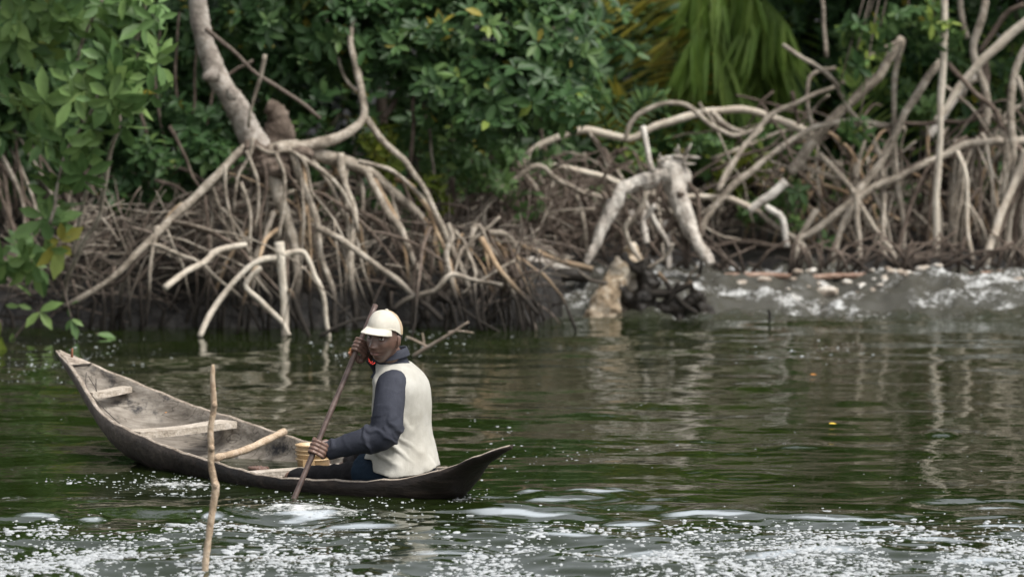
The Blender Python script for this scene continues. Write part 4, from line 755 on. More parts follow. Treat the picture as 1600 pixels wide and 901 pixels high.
pg = boat_at(3.33, .0, zg(3.33)); n = NT("rust_brown_peg"); n.set((.20, .075, .035), .6); MB().tube([pg + [0, 0, -.01], pg + [.002, 0, .03], pg + [.004, 0, .055]], [.007, .006, .005], 7).build("peg", n.m, CN)
n = NT("tie_wire"); n.set((.06, .05, .042), .6); M_wire = n.m
MB().tube(cat_rom([boat_at(3.25, .07, zg(3.25) + .004), boat_at(3.22, 0, zg(3.22) + .012), boat_at(3.25, -.07, zg(3.25) + .005)], 5), .003, 5).build("lashing", M_wire, CN)
MB().tube(cat_rom([boat_at(3.13, .06, .40), boat_at(3.05, .12, .33), boat_at(2.92, .15, .27), boat_at(2.75, .19, .21), boat_at(2.5, .25, .14)], 6), .0025, 5).build("lashing", M_wire, CN)
MB().tube(cat_rom([boat_at(3.10, .02, .37), boat_at(3.06, .05, .30), boat_at(3.0, .1, .33), boat_at(3.08, .08, .38)], 6), .0025, 5).build("lashing", M_wire, CN)
o = thing("pole", "short peeled wooden pole lying across the canoe from rim to rim", "pole", boat_at(1.85, 0, .1))
pp = cat_rom([boat_at(1.66, .41, zg(1.66) + .026), boat_at(1.86, 0.05, .105), boat_at(2.05, -.36, zg(2.05) + .024)], 8); MB().tube(pp, .019 * (1 + .08 * np.sin(np.arange(len(pp)) * 1.7)), 9, jit=.06).build("shaft", M_pole, o)
# leaf scraps in the boat
def flat_leaf(name, label, p, l, ang, mat, tint):
    V = leaf_verts(np.zeros((1, 3)), np.array([[math.cos(ang), math.sin(ang), .06]]), np.array([[0, -.25, 1.]]), np.array([l]), np.array([l * .26]), .1); o = link(name, leaf_mesh(name, V, np.array([tint])), mat); o.location = p; props(o, label, "leaf"); return o
n = NT("orange_dead_leaf"); n.set((.50, .20, .03), .6); M_oleaf = n.m
n = NT("yellow_dead_leaf"); n.set((.62, .42, .04), .5); M_yleaf = n.m
flat_leaf("fallen_leaf", "small orange leaf stuck to the inside of the canoe near the bow", boat_at(2.78, -.19, .20), .03, 2.2, M_oleaf, .5)
for (x, y, l, lab, m) in [(1295, 665, .045, "yellow leaf floating alone on the open water at the right", M_yleaf), (1266, 588, .04, "orange leaf floating far out, nearer the rapids", M_oleaf), (545, 549, .05, "tan leaf floating beside the paddler's raised hand", M_oleaf)]:
    p = W(x, y); flat_leaf("floating_leaf", lab, p + [0, 0, .012], l, .2, m, .5)
for k, lab in enumerate(["bunch of pale shells lying in the canoe by the bucket"]):
    b = MB()
    for i in range(6): b.ell(boat_at(1.38 + rng.normal(0, .03), .24 + rng.normal(0, .03), .015 + rng.random() * .02), (.016, .014, .010), nu=6, nv=8)

# ---- bucket
n = NT("tan_bucket_plastic"); n.set(n.ramp(n.noise(9, n.pos(), 5), [(.3, (.34, .22, .11)), (.6, (.50, .36, .20)), (.8, (.58, .45, .29))]), .4, .5); M_bkt = n.m
bc = boat_at(1.505, -.085, -.045)
BK = thing("bucket", "tan plastic bucket with ribbed rim standing between the paddler's knees", "bucket", bc)
def lathe(prof, seg=36): a = np.linspace(0, 2 * math.pi, seg, endpoint=False); return np.array([[[bc[0] + r * math.cos(t), bc[1] + r * math.sin(t), bc[2] + z] for t in a] for r, z in prof])
HB = .196
MB().grid(lathe([(.001, .004), (.072, .004), (.074, 0), (.082, HB - .03), (.086, HB), (.083, HB + .002), (.079, HB), (.071, .012), (.001, .012)]), closed_v=True).build("body", M_bkt, BK)
for z_, r_ in [(HB - .003, .0905), (HB - .026, .0900), (HB - .045, .0893), (HB - .070, .0880)]:
    MB().grid(lathe([(r_ - .007, z_ - .005), (r_, z_ - .004), (r_, z_ + .003), (r_ - .007, z_ + .004)]), closed_v=True).build("rib", M_bkt, BK)
lug_a = math.radians(258)
ld = np.array([math.cos(lug_a), math.sin(lug_a), 0]); lt = np.array([-ld[1], ld[0], 0]); RL = np.stack([lt, ld, [0, 0, 1]], 1)
lb = MB(); lb.box(bc + ld * .085 + [0, 0, HB - .098], (.024, .012, .010), RL); lb.box(bc + ld * .087 + lt * .020 + [0, 0, HB - .084], (.007, .012, .018), RL); lb.box(bc + ld * .087 - lt * .020 + [0, 0, HB - .084], (.007, .012, .018), RL); lb.build("handle_lug", M_bkt, BK, shade=False)
n = NT("black_pin"); n.set((.02, .02, .02), .5); MB().ell(bc + ld * .098 + [0, 0, HB - .096], (.005, .005, .005), nu=6, nv=8).build("pin", n.m, BK)

# ------------------------------------------------------------------ the paddler
n = NT("dark_skin"); w = n.pos(); a = n.noise(30, w, 4); l = n.attr("lip"); lit_tip = n.attr("palm")
c = n.ramp(a, [(.3, (.115, .066, .048)), (.7, (.175, .104, .080))]); c = n.mix(l, c, (.20, .095, .080)); c = n.mix(lit_tip, c, (.50, .23, .13)); n.set(c, .38, .5)  # the last mix paints orange light onto the right thumb tip
n.p.inputs['Subsurface Weight'].default_value = .06; n.p.inputs['Subsurface Radius'].default_value = (.02, .008, .005); M_skin = n.m
def cloth(name, a, b, rough=.9, sc=260):
    n = NT(name); w = n.pos(); f = n.noise(7, w, 5, .6); wv = n.noise(sc, w, 2)
    col = n.mix(n.math('MULTIPLY', wv, .35), n.ramp(f, [(.3, a), (.7, b)]), tuple(x * .7 for x in a)); n.set(col, rough, .15); n.bump(n.math('ADD', wv, n.math('ADD', n.math('MULTIPLY', n.noise(40, w, 3), 1.2), n.math('MULTIPLY', n.noise(1.0, n.co((6, 6, 2.6), 'Object', (.5, .2, .3)), 3, .5), 5.0))), .30, .006); return n
M_vest = cloth("off_white_vest_cloth", (.40, .385, .335), (.56, .55, .505)).m
M_shirt = cloth("faded_navy_jersey", (.028, .031, .043), (.058, .062, .078)).m
M_trous = cloth("black_trouser_cloth", (.009, .009, .011), (.022, .021, .022)).m
M_short = cloth("dark_blue_cloth", (.010, .020, .034), (.018, .034, .055)).m
M_cap = cloth("cream_cap_cloth", (.56, .52, .43), (.68, .65, .57), .85).m
M_net = cloth("tan_cap_mesh", (.42, .32, .21), (.56, .45, .32), .9, 180).m
n = NT("red_cord"); n.set((.62, .035, .02), .45); M_red = n.m
n = NT("eye_white"); n.set((.62, .58, .54), .2); M_eye = n.m
n = NT("eye_iris"); n.set((.008, .005, .004), .1); M_iris = n.m
n = NT("teeth"); n.set((.30, .26, .22), .3); M_teeth = n.m

seat = boat_at(.76, 0, .0)
PE = thing("person", "paddler in a cream cap, off-white vest and navy sleeves sitting in the stern, looking back", "person", seat)
def fdir(al): al = math.radians(al); return np.array([-math.cos(al), math.sin(al), 0.])
def ring(c, a, b, al, n=28, sq=2.4):                  # torso ring: a to the sides, b front to back, facing left and al degrees away
    f = fdir(al); s = np.array([f[1], -f[0], 0]) * -1; th = np.linspace(0, 2 * math.pi, n, endpoint=False)
    x = np.sign(np.cos(th)) * np.abs(np.cos(th)) ** (2 / sq); y = np.sign(np.sin(th)) * np.abs(np.sin(th)) ** (2 / sq); return c + s * (a * x)[:, None] + f * (b * y)[:, None]
TOR = [(745, 628, .172, .135, 38), (722, 627, .170, .132, 34), (695, 627, .162, .122, 29), (665, 627, .162, .118, 24), (635, 628, .172, .119, 20), (608, 628, .180, .112, 16), (590, 626, .168, .096, 14), (577, 622, .125, .080, 10), (566, 616, .068, .064, 5), (556, 611, .056, .060, 0)]
TY = 20.02
def torso(grow=0.0, lo=0, hi=10, extra=None):
    g = []
    for i, (y, x, a, b, al) in enumerate(TOR[lo:hi]):
        e = grow if extra is None else grow + extra[i]; g.append(ring(P(x, y, TY), a + e, b + e, al))
    G = np.array(g); m = len(G); idx = np.linspace(0, m - 1, (m - 1) * 4 + 1); return np.stack([cat_rom(G[:, j], 4) for j in range(G.shape[1])], 1)
# key joints
shL = P(611, 606, 19.87); elL = P(599, 680, 19.74); wrL = P(511, 704, 19.80)
shR = P(640, 596, 20.20); elR = P(632, 628, 20.44); wrR = P(583, 556, 20.07)
hipL = boat_at(.80, .10, .085); knL = boat_at(1.08, .14, .055); anL = boat_at(1.52, .16, -.005)
hipR = boat_at(.80, -.10, .085); knR = boat_at(1.16, -.24, .13); anR = boat_at(1.50, -.22, .0)
# the paddle runs through both hands
pA = P(587, 476, 20.06); pB = W(458, 782); pB[2] = 0
pd = norm(pB - pA)
def on_paddle(py): 
    lo, hi = 0.0, 1.0
    for _ in range(40):
        m = (lo + hi) / 2; q = pA + (pB - pA) * m; y = 450.5 - F * ((q[2] - H) * CP + q[1] * SP) / (q[1] * CP - (q[2] - H) * SP)
        if y < py: lo = m
        else: hi = m
    return pA + (pB - pA) * lo
hL = on_paddle(700); hR = on_paddle(541)
def hand(b, C, d, q, e, wrist, flip=1, R0=.0145):
    # fist round the shaft: d along the shaft (index to little finger), q out to the knuckles, e the way the fingers go
    rf = [.0086, .0090, .0086, .0075]; off = [-.030, -.0105, .0085, .0265]; arc = [235, 245, 240, 225]; kn = []
    for r, o_, A in zip(rf, off, arc):
        R_ = R0 + r * .85; c = C + d * o_; k = c + q * (R_ + .010) - e * .030; kn.append(k); pts = [k - e * .010, k + q * .002, c + q * (R_ + .006) - e * .012]
        for th in np.radians(np.linspace(12, A, 9)): pts.append(c + q * R_ * math.cos(th) + e * R_ * math.sin(th) * 1.05)
        b.tube(cat_rom(pts, 3), r * np.interp(np.linspace(0, 1, (len(pts) - 1) * 3 + 1), [0, .12, .2, .3, .55, .6, .65, .95, 1], [1.1, 1.15, 1.02, .95, 1.0, 1.06, .95, .86, .6]), 10)
        b.ell(c + q * (R_ + .003) + e * .004, (r * .9,) * 3, nu=8, nv=10)
    kn = np.array(kn); m = kn.mean(0); g = []
    dirw = norm(wrist - m)
    for u, wd, th in [(0, .038, .0125), (.2, .041, .0155), (.45, .041, .0175), (.7, .036, .018), (.9, .029, .0185), (1.05, .025, .019), (1.2, .025, .019)]:
        c = m + (wrist - m) * u - q * .004; nrm = norm(np.cross(d, dirw)); th_ = np.linspace(0, 2 * math.pi, 16, endpoint=False); dd = norm(d - dirw * d.dot(dirw))
        g.append(c + dd * (np.cos(th_) * wd)[:, None] + nrm * (np.sin(th_) * th)[:, None])
    b.grid(np.array(g), closed_v=True, cap0=True, cap1=True)
    s = flip; base = m + (wrist - m) * .62 - d * .030 * s; R_ = R0 + .009           # thumb leaves the side of the palm and closes the other way
    pts = [base, base - d * .012 * s - q * .012 + e * .012, C - d * .040 * s - q * .004 - e * R_ * 1.0, C - d * .046 * s - q * R_ * .9 - e * .004, C - d * .044 * s - q * R_ + e * .018]
    b.tube(cat_rom(pts, 4), np.interp(np.linspace(0, 1, 17), [0, .3, .55, .8, 1], [.017, .0135, .0105, .0105, .007]), 10)
    return pts[-1]
HC = P(600, 527, 19.93); hf = norm(np.array([-math.sin(math.radians(29)), -math.cos(math.radians(29)), -.07])); hl = norm(np.cross([0, 0, 1.], hf)); hl = norm(hl + np.array([0, 0, -.13])); hu = np.cross(hf, hl); HR = np.stack([hl, hf, hu], 1)
def G(d2, s): return np.exp(-d2 / (2 * s * s))
def head_fn(d, q):
    q = q.copy(); x, y, z = q.T; fr = smooth(-.1, .75, d[:, 1])
    low = np.clip(-z / .118, 0, 1); q[:, 0] *= 1 - .30 * low ** 1.7; q[:, 1] += np.where(y < 0, low * .028, 0); q[:, 1] *= np.where(y > 0, 1 - .04 * low, 1)
    x, y, z = q.T; ax = np.abs(x); pr = np.zeros(len(q))
    pr += .006 * G((ax - .028) ** 2 + (z - .031) ** 2 * 3, .015)                       # brow
    pr -= .013 * G((ax - .031) ** 2 + (z - .012) ** 2 * 1.5, .0125)                    # eye sockets
    pr += .008 * G((ax - .050) ** 2 + (z + .020) ** 2, .017)                           # cheek bones
    pr += .012 * G(x ** 2 * 2.5 + (z + .006) ** 2 * .45, .013) + .023 * G(x ** 2 * 1.0 + (z + .030) ** 2 * 1.5, .011) + .012 * G((ax - .0145) ** 2 + (z + .034) ** 2, .0075)    # nose
    pr += .010 * G(x ** 2 * .30 + (z + .060) ** 2 * .9, .014)                          # mouth region
    pr += .0095 * G(x ** 2 * .16 + (z + .0535) ** 2 * 2.2, .0085) + .0115 * G(x ** 2 * .22 + (z + .0700) ** 2 * 2.2, .0090) - .011 * G(x ** 2 * .13 + (z + .0615) ** 2 * 6, .0075)
    pr += .010 * G(x ** 2 * .8 + (z + .103) ** 2, .016) - .004 * G(x ** 2 * .4 + (z + .086) ** 2 * 2, .010)
    q[:, 1] += pr * fr; return q
body = MB()
body.ell(HC, (.074, .096, .119), HR, 90, 110, fn=head_fn)
for sg in (-1, 1):                                   # ears
    ec = HC + hl * sg * .073 + hf * -.008 + hu * -.006; ER = np.stack([norm(hl * sg * .55 - hf * .6), norm(hf * .8 + hl * sg * .6), hu], 1)
    body.ell(ec, (.007, .019, .033), ER, 12, 16); body.ell(ec + hl * sg * .006 - hf * .006, (.006, .014, .026), ER, 10, 12); body.ell(ec - hu * .026 + hf * .004, (.008, .010, .010), ER, 8, 10)
body.tube(cat_rom([HC + hu * -.05 - hf * .022, P(610, 556, 19.98), P(619, 590, TY)], 6), [.058, .057, .056, .055, .055, .055, .055, .054, .052, .05, .05, .05, .05], 20)
body.grid(torso(-.022, 0, 9), closed_v=True, cap0=True, cap1=True)
def limb(b, pts, rr, seg=16, k=6): c = cat_rom(pts, k); b.tube(c, np.interp(np.linspace(0, 1, len(c)), np.linspace(0, 1, len(rr)), rr), seg); return c
shaft_dir = pd
def hand_axes(C, wrist, view):                       # e away from the wrist, q towards 'view', both square to the shaft
    e = C - wrist; e = norm(e - pd * e.dot(pd)); q = np.asarray(view, float); q = norm(q - pd * q.dot(pd) - e * q.dot(e)); return q, e
qL, eL = hand_axes(hL, wrL, [-.1, -1, .35]); qR, eR = hand_axes(hR, wrR, [-.25, -1, .25])
wL = wrL + qL * .002; wR = hR - eR * .070 + qR * .000 + pd * .020
limb(body, [shL, elL, wrL * .98 + elL * .02], [.05, .048, .042, .038, .034, .029, .024, .020]); limb(body, [shR, elR, wrR, wR], [.05, .048, .042, .040, .038, .033, .026, .022])
hand(body, hL, pd, qL, eL, wL); tipR = hand(body, hR, pd, qR, eR, wR, flip=-1)
for hip, kn, an, toe in ((hipL, knL, anL, 1), (hipR, knR, anR, -1)):
    limb(body, [hip, kn, an], [.070, .062, .052, .042, .042, .040, .034, .030]); ft = an + BU * .10 + np.array([0, 0, .045])
    body.tube(cat_rom([an - BU * .03 + [0, 0, -.01], an + BU * .05 + [0, 0, .0], ft], 5), np.interp(np.linspace(0, 1, 11), [0, .4, .8, 1], [.034, .038, .034, .022]), 14)
    for k in range(5): body.tube([ft + BV * (.03 - .015 * k) * toe - BU * .02, ft + BV * (.033 - .016 * k) * toe + BU * (.02 + .006 * (4 - k) * .6), ft + BV * (.033 - .016 * k) * toe + BU * (.034 + .006 * (4 - k) * .6) + [0, 0, .006]], [.012, .0115 - .001 * k * .7, .008], 8)
bme = fuse(body, .0027, 1, "body"); c0 = get_co(bme); loc = (c0 - HC) @ HR
lip = smooth(.55, .9, (loc[:, 1] > .06) * np.clip(1.25 - np.sqrt((loc[:, 0] / .026) ** 2 + ((loc[:, 2] + .0625) / .0155) ** 2), 0, 1) * 2)
palm = smooth(.030, .012, np.linalg.norm(c0 - tipR, axis=1)) if False else 1 - smooth(.012, .026, np.linalg.norm(c0 - tipR, axis=1))  # thumb tip only: where the orange light is painted on the skin
set_co(bme, c0 - seat); shade_all(bme); bme.attributes.new("lip", 'FLOAT', 'POINT').data.foreach_set("value", lip * .75); bme.attributes.new("palm", 'FLOAT', 'POINT').data.foreach_set("value", palm * .8)
link("body", bme, M_skin, PE)
def hp(x, y, z): return HC + hl * x + hf * y + hu * z
for sg in (-1, 1):
    c = hp(.031 * sg, .0742, .0105); gz = norm(np.array([0, -1, .02]) * .75 + hf * .25); e = MB(); e.ell(c, (.0118, .0118, .0118), nu=12, nv=14); o = e.build("eye", M_eye, PE)
    q_ = np.cross(gz, [0, 0, 1.]); MB().ell(c + gz * .0078, (.0056, .0054, .0056), nu=8, nv=10).build("iris", M_iris, o)
MB().box(hp(0, .088, -.0600), (.011, .003, .0016), HR).build("teeth", M_teeth, PE)
for sg in (-1, 1):
    c = hp(.031 * sg, .0742, .0105)
    for top in (1, -1):                              # upper and lower lid: part of a shell over the eyeball
        g = []
        for th in np.linspace(-1.25, 1.25, 13):
            row = []
            for ph in np.linspace(.26 if top > 0 else .34, 1.5, 6):
                r_ = .0136 + .002 * (ph < .4); row.append(c + hl * (math.sin(th) * math.cos(ph * .9) * r_ * 1.15) + hf * (math.cos(th) * math.cos(ph) * r_) + hu * (top * math.sin(ph) * r_ * (1 if top > 0 else .95) * math.cos(th) ** .3 * .96))
            g.append(row)
        MB().grid(np.array(g)).build("eyelid", M_skin, PE)
# brows are hair and skin ridges
n = NT("black_hair"); n.set((.007, .006, .0055), .75); n.bump(n.noise(220, n.pos(), 2), .8, .004); M_hair = n.m
hb_ = MB(); hb_.ell(hp(0, -.020, .016), (.0765, .086, .076), HR, 26, 34, fn=lambda d, q: q * np.where((d[:, 2] < -.55) | (d[:, 1] > .42), .93, 1.0)[:, None]); hb_.build("hair", M_hair, PE)
for sg in (-1, 1): MB().tube([hp(.014 * sg, .0985, .0275), hp(.030 * sg, .096, .0315), hp(.046 * sg, .084, .0275)], [.0025, .0032, .002], 6).build("eyebrow", M_hair, PE)
# cap: round crown, darker mesh at the back, curved peak
def cap_surf(u, v, k=1.0):                           # u around (0 front), v 0 rim .. 1 top
    rx, ry, rz = .079 * k, .100 * k, .083 * k; ph = v * math.pi / 2; c, s = math.cos(ph) ** .84, math.sin(ph)
    return hp(math.sin(u) * rx * c, -.006 + math.cos(u) * ry * c, .055 + rz * s * .95 - .034 * (1 - v) * float(smooth(.55, -.5, math.cos(u)) if False else 1 - smooth(-.3, .6, math.cos(u))))
CAP = MB(); us = np.linspace(-math.pi, math.pi, 49); gC = np.array([[cap_surf(u, v, 1 + (.010 if abs(((u / (math.pi / 3)) + .5) % 1 - .5) < .04 else 0)) for u in us[:-1]] for v in np.linspace(0, .985, 15)])
gC = gC + (gC - HC) * ((fbm(gC.reshape(-1, 3) * 22, 3, 41) - .5) * .07).reshape(15, 48)[..., None]
gI = np.array([[cap_surf(u, v, .965) for u in us[:-1]] for v in np.linspace(0, .985, 15)])
def cap_part(front):
    b = MB(); nu = 48
    for i in range(14):
        for j in range(nu):
            um = (us[j] + us[j + 1]) / 2; isf = abs(um) < 1.72
            if isf == front: j2 = (j + 1) % nu; b.add([gC[i, j], gC[i, j2], gC[i + 1, j2], gC[i + 1, j]], [(0, 1, 2, 3)])
    if front: b.add(gC[14], [tuple(range(nu))])
    o = b.mesh("x"); bm = bmesh.new(); bm.from_mesh(o); bmesh.ops.remove_doubles(bm, verts=bm.verts, dist=1e-5); bmesh.ops.recalc_face_normals(bm, faces=bm.faces); bm.to_mesh(o); bm.free(); return o
mF = cap_part(True); mF.transform(Matrix.Translation(-Vector(seat))); mF.name = "cap"; capo = link("cap", mF, M_cap, PE); shade_all(mF)
mN = cap_part(False); mN.transform(Matrix.Translation(-Vector(seat))); o = link("mesh_panel", mN, M_net, capo); shade_all(mN)
rows = []
for r in np.linspace(0, 1, 10):
    row = []
    for u in np.linspace(-.98, .98, 25):
        e = cap_surf(u, 0.02, 1.0); le = .084 * math.cos(u / .98 * math.pi / 2) ** .55
        row.append(e + hf * le * r + hu * (-.003 * r - .014 * (u / .98) ** 2 * r * 1.3 - .007 * r * r) + hl * math.sin(u) * .008 * r)
    rows.append(row)
rows = np.array(rows); vb = MB(); vb.grid(rows); vb.grid(rows - hu * .0035); vb.grid(np.stack([rows[-1], rows[-1] - hu * .0035])); vb.build("visor", M_cap, capo)
MB().ell(hp(0, -.006, .1325), (.009, .009, .005), HR, 8, 12).build("button", M_cap, capo)
MB().tube(np.array([cap_surf(u, .015, 1.006) for u in np.linspace(-1.7, 1.7, 30)]), .0028, 6).build("seam", M_cap, capo)

# shirt: sleeves and collar; vest over it; trousers
def foldn(me, fn, off=seat): c = get_co(me); set_co(me, c + get_no(me) * fn(c)[:, None]); c = get_co(me); set_co(me, c - off); shade_all(me)
sh = MB(); sh.grid(torso(-.010, 0, 9), closed_v=True, cap0=True, cap1=True)
cuffL = wrL * .96 + wL * .04; limb(sh, [shL + np.array([.03, .05, -.002]), shL, (shL + elL) / 2 + np.array([.004, -.012, 0]), elL, (elL + wrL) / 2 + np.array([0, 0, .002]), cuffL], [.074, .079, .074, .075, .078, .070, .060, .052, .0475], 22, 8)
limb(sh, [shR + np.array([-.03, -.05, 0]), shR, elR, wrR], [.07, .078, .070, .064, .058, .047, .043], 20, 8)
sme = fuse(sh, .0055, 3, "shirt")
axF = norm(wrL - elL); axU = norm(elL - shL)
def shirt_folds(c):
    tF = (c - elL) @ axF; tU = (c - shL) @ axU; dF = np.linalg.norm(c - elL - tF[:, None] * axF, axis=1); dU = np.linalg.norm(c - shL - tU[:, None] * axU, axis=1)
    w = fbm(c * 9, 3, 5); onF = (dF < .10) & (tF > -.06); sk = (c @ np.array([.3, .2, 1.]))
    val = lambda x, k=.42: np.exp(-(np.sin(x) / k) ** 2) - .35
    a = val(tF * 36 + sk * 16 + w * 5) * (.0110 * np.exp(-((tF - .03) / .07) ** 2) + .0085 * np.exp(-((tF - .23) / .035) ** 2) + .0012) * onF
    b_ = val(tU * 22 - (c @ np.array([.8, -.3, .2])) * 24 + w * 5) * (.0100 * np.exp(-((tU - .22) / .06) ** 2) + .0012) * (dU < .11)
    return a + b_ + (fbm(c * 9, 3, 11) - .5) * .010
foldn(sme, shirt_folds); SHO = link("shirt", sme, M_shirt, PE)
cg = []
for k, (z_, gr_) in enumerate([(-.062, .046), (-.022, .012), (.0, .006), (.026, .004), (.046, .009), (.050, .014), (.034, .019), (.012, .024)]):
    th = np.linspace(0, 2 * math.pi, 36, endpoint=False); c = P(612, 563, 20.0) + np.array([-.15, -.05, 1.0]) * z_; f_ = fdir(-15); s_ = np.array([-f_[1], f_[0], 0]); rr = .060 + gr_
    cg.append(c + s_ * (np.cos(th) * rr)[:, None] + f_ * (np.sin(th) * (rr + .006))[:, None] + np.array([0, 0, 1.]) * (-.018 * np.sin(th) * 1.0)[:, None])
cl_ = MB().grid(np.array(cg), closed_v=True).build("collar", M_shirt, SHO)
ve = MB(); ve.grid(torso(.006, 0, 9, [.020, .012, .004, 0, 0, .003, .006, .006, .006]), closed_v=True, cap0=True, cap1=True)
vme = fuse(ve, .0055, 3, "vest")
bm = bmesh.new(); bm.from_mesh(vme)                   # open at hem, neck and arm hole
zc = P(612, 560, TY)[2]; kill = [f for f in bm.faces if f.calc_center_median().z > zc + .004]
armc = shL + axU * .045; armax = norm(np.array([-.25, -1, .12]))
for f in bm.faces:
    c = np.array(f.calc_center_median()); r = c - armc
    if r @ armax > -.01:
        rr = r - armax * (r @ armax); 
        if abs(rr[2] / .105) ** 2.2 + abs(rr[0] / (.062 + .02 * (rr[0] < 0))) ** 2.2 < 1: kill.append(f)
for f in bm.faces:                                    # the front corner of the hem hangs higher
    c = f.calc_center_median(); y_ = c.y * CP - (c.z - H) * SP; px_ = 800 + F * c.x / y_; py_ = 450.5 - F * ((c.z - H) * CP + c.y * SP) / y_
    if py_ > np.interp(px_, [560, 582, 584, 612, 655, 690], [714, 719, 737, 746, 742, 724]): kill.append(f)
bmesh.ops.delete(bm, geom=list(set(kill)), context='FACES')
bmesh.ops.delete(bm, geom=[v for v in bm.verts if not v.link_faces], context='VERTS')
for _ in range(14):
    new = {v: sum((e.other_vert(v).co for e in v.link_edges if e.is_boundary), Vector()) / max(1, sum(e.is_boundary for e in v.link_edges)) for v in bm.verts if v.is_boundary}
    for v, c_ in new.items(): v.co = v.co.lerp(c_, .5)
bm.to_mesh(vme); bm.free()
def vest_folds(c):
    lx = (c - P(600, 700, 19.9)); w = fbm(c * 7, 3, 15); z_ = c[:, 2]; d1 = np.exp(-((lx[:, 0] - .01) / .10) ** 2 - (lx[:, 2] / .055) ** 2)
    val = lambda x, k=.45: np.exp(-(np.sin(x) / k) ** 2) - .35
    a = val((lx[:, 2] * 1.0 + lx[:, 0] * .55) * 44 + w * 5) * .0185 * d1
    lo = 1 - smooth(.08, .40, z_)
    b_ = val(np.arctan2(c[:, 1] - TY, c[:, 0] + .52) * 2.6 + w * 2.5 + z_ * 3, .5) * .017 * lo
    d_ = val((c[:, 0] * .9 + z_ * .38) * 13 + w * 3, .4) * .0105 * smooth(.18, .34, z_)
    return a + b_ + d_ + (fbm(c * 7, 3, 19) - .5) * .010 + .003
foldn(vme, vest_folds)
VE = link("vest", vme, M_vest, PE); so = VE.modifiers.new("thick", 'SOLIDIFY'); so.thickness = .005; so.offset = 1
tr = MB(); tr.grid(torso(-.004, 0, 3), closed_v=True, cap0=True, cap1=True); tr.ell(boat_at(.80, 0, .05), (.15, .15, .075))
for hip, kn, an in ((hipL, knL, anL), (hipR, knR, anR)): limb(tr, [hip - BU * .05, hip, kn, kn * .3 + an * .7], [.088, .088, .082, .073, .062, .056, .050, .046], 20, 8)
tme = fuse(tr, .006, 3, "trousers"); foldn(tme, lambda c: (fbm(c * 10, 4, 25) - .5) * .030 + .004 * np.sin(c[:, 0] * 90 + fbm(c * 6, 3, 4) * 12)); link("trousers", tme, [M_trous], PE)
sb_ = MB(); sb_.grid(torso(.001, 0, 3), closed_v=True, cap0=True, cap1=True); limb(sb_, [hipL - BU * .05, hipL, hipL * .62 + knL * .38], [.094, .098, .096, .090], 20, 6)
sme2 = fuse(sb_, .006, 3, "shorts"); foldn(sme2, lambda c: (fbm(c * 12, 3, 31) - .5) * .022); link("shorts", sme2, M_short, PE)
cc = P(585, 563, 19.9)
nc = MB(); nc.tube(cat_rom([hp(-.05, .05, -.10), P(577, 562, 19.87), P(582, 569, 19.85), P(586, 566, 19.86)], 5), .0018, 6); nco = nc.build("neck_cord", M_red, PE)
for (x, y) in [(576.5, 561.5), (577, 564.5), (579, 567), (581.5, 565), (582, 568.5), (584.5, 567.5)]: MB().ell(P(x, y, 19.845), (.0036, .0036, .0036), nu=6, nv=8).build("red_bead", M_red, nco)
# paddle
PD = thing("paddle", "long brown wooden paddle held upright with its blade in the water", "paddle", pB)
pe = pB + pd * .12; cpd = np.array([pA + (pe - pA) * u for u in np.linspace(0, 1, 24)]); MB().tube(cpd, .0125 * (1 + .04 * np.sin(np.arange(24) * 1.3)) * np.linspace(1, 1.08, 24), 12).build("shaft", M_paddle, PD)
bl_s = norm(np.cross(pd, [0.2, -1, 0])); MB().grid(np.array([[pe - pd * .10 + pd * u * .45 + bl_s * t * .07 * math.sin(math.pi * (.12 + .8 * u)) + np.cross(pd, bl_s) * .010 * (1 - t * t) * sg for t, sg in ((-1, 0), (-.5, 1), (0, 1), (.5, 1), (1, 0), (.5, -1), (0, -1), (-.5, -1))] for u in np.linspace(0, 1, 12)]), closed_v=True, cap0=True, cap1=True).build("blade", M_paddle, PD)
# ------------------------------------------------------------------ stake in front
SK = thing("stake", "thin crooked wooden stake standing in the foreground water in front of the canoe", "stake", W(320, 897))
sp = [(333, 569), (332, 590), (334, 625), (334, 640), (329, 670), (330, 700), (330, 725), (334, 748), (337, 762), (333, 790), (330, 810), (326, 840), (322, 870), (320, 900), (319, 930)]
c = cat_rom(np.array([P(x, y, 17.37) for x, y in sp]), 5); t = np.linspace(0, 1, len(c)); wd = np.interp(t, [0, .03, .2, .5, .56, .6, .8, 1], [4, 7.5, 10, 10.5, 13.5, 12, 11, 11])
MB().tube(c, wd / 2 * 17.37 / F * (1 + .05 * rng.normal(0, 1, len(c))), 10, jit=.10).build("shaft", M_pole, SK)
for (x, y) in [(336, 757), (331, 700), (335, 632)]: MB().ell(P(x, y, 17.355), (.012, .012, .015), nu=7, nv=9).build("knot", M_pole, SK)
a = P(337, 610, 17.37); MB().tube([a, a + [.006, 0, .008], a + [.012, 0, .012]], [.003, .0025, .0015], 5).build("twig", M_leaf_yellow, SK)
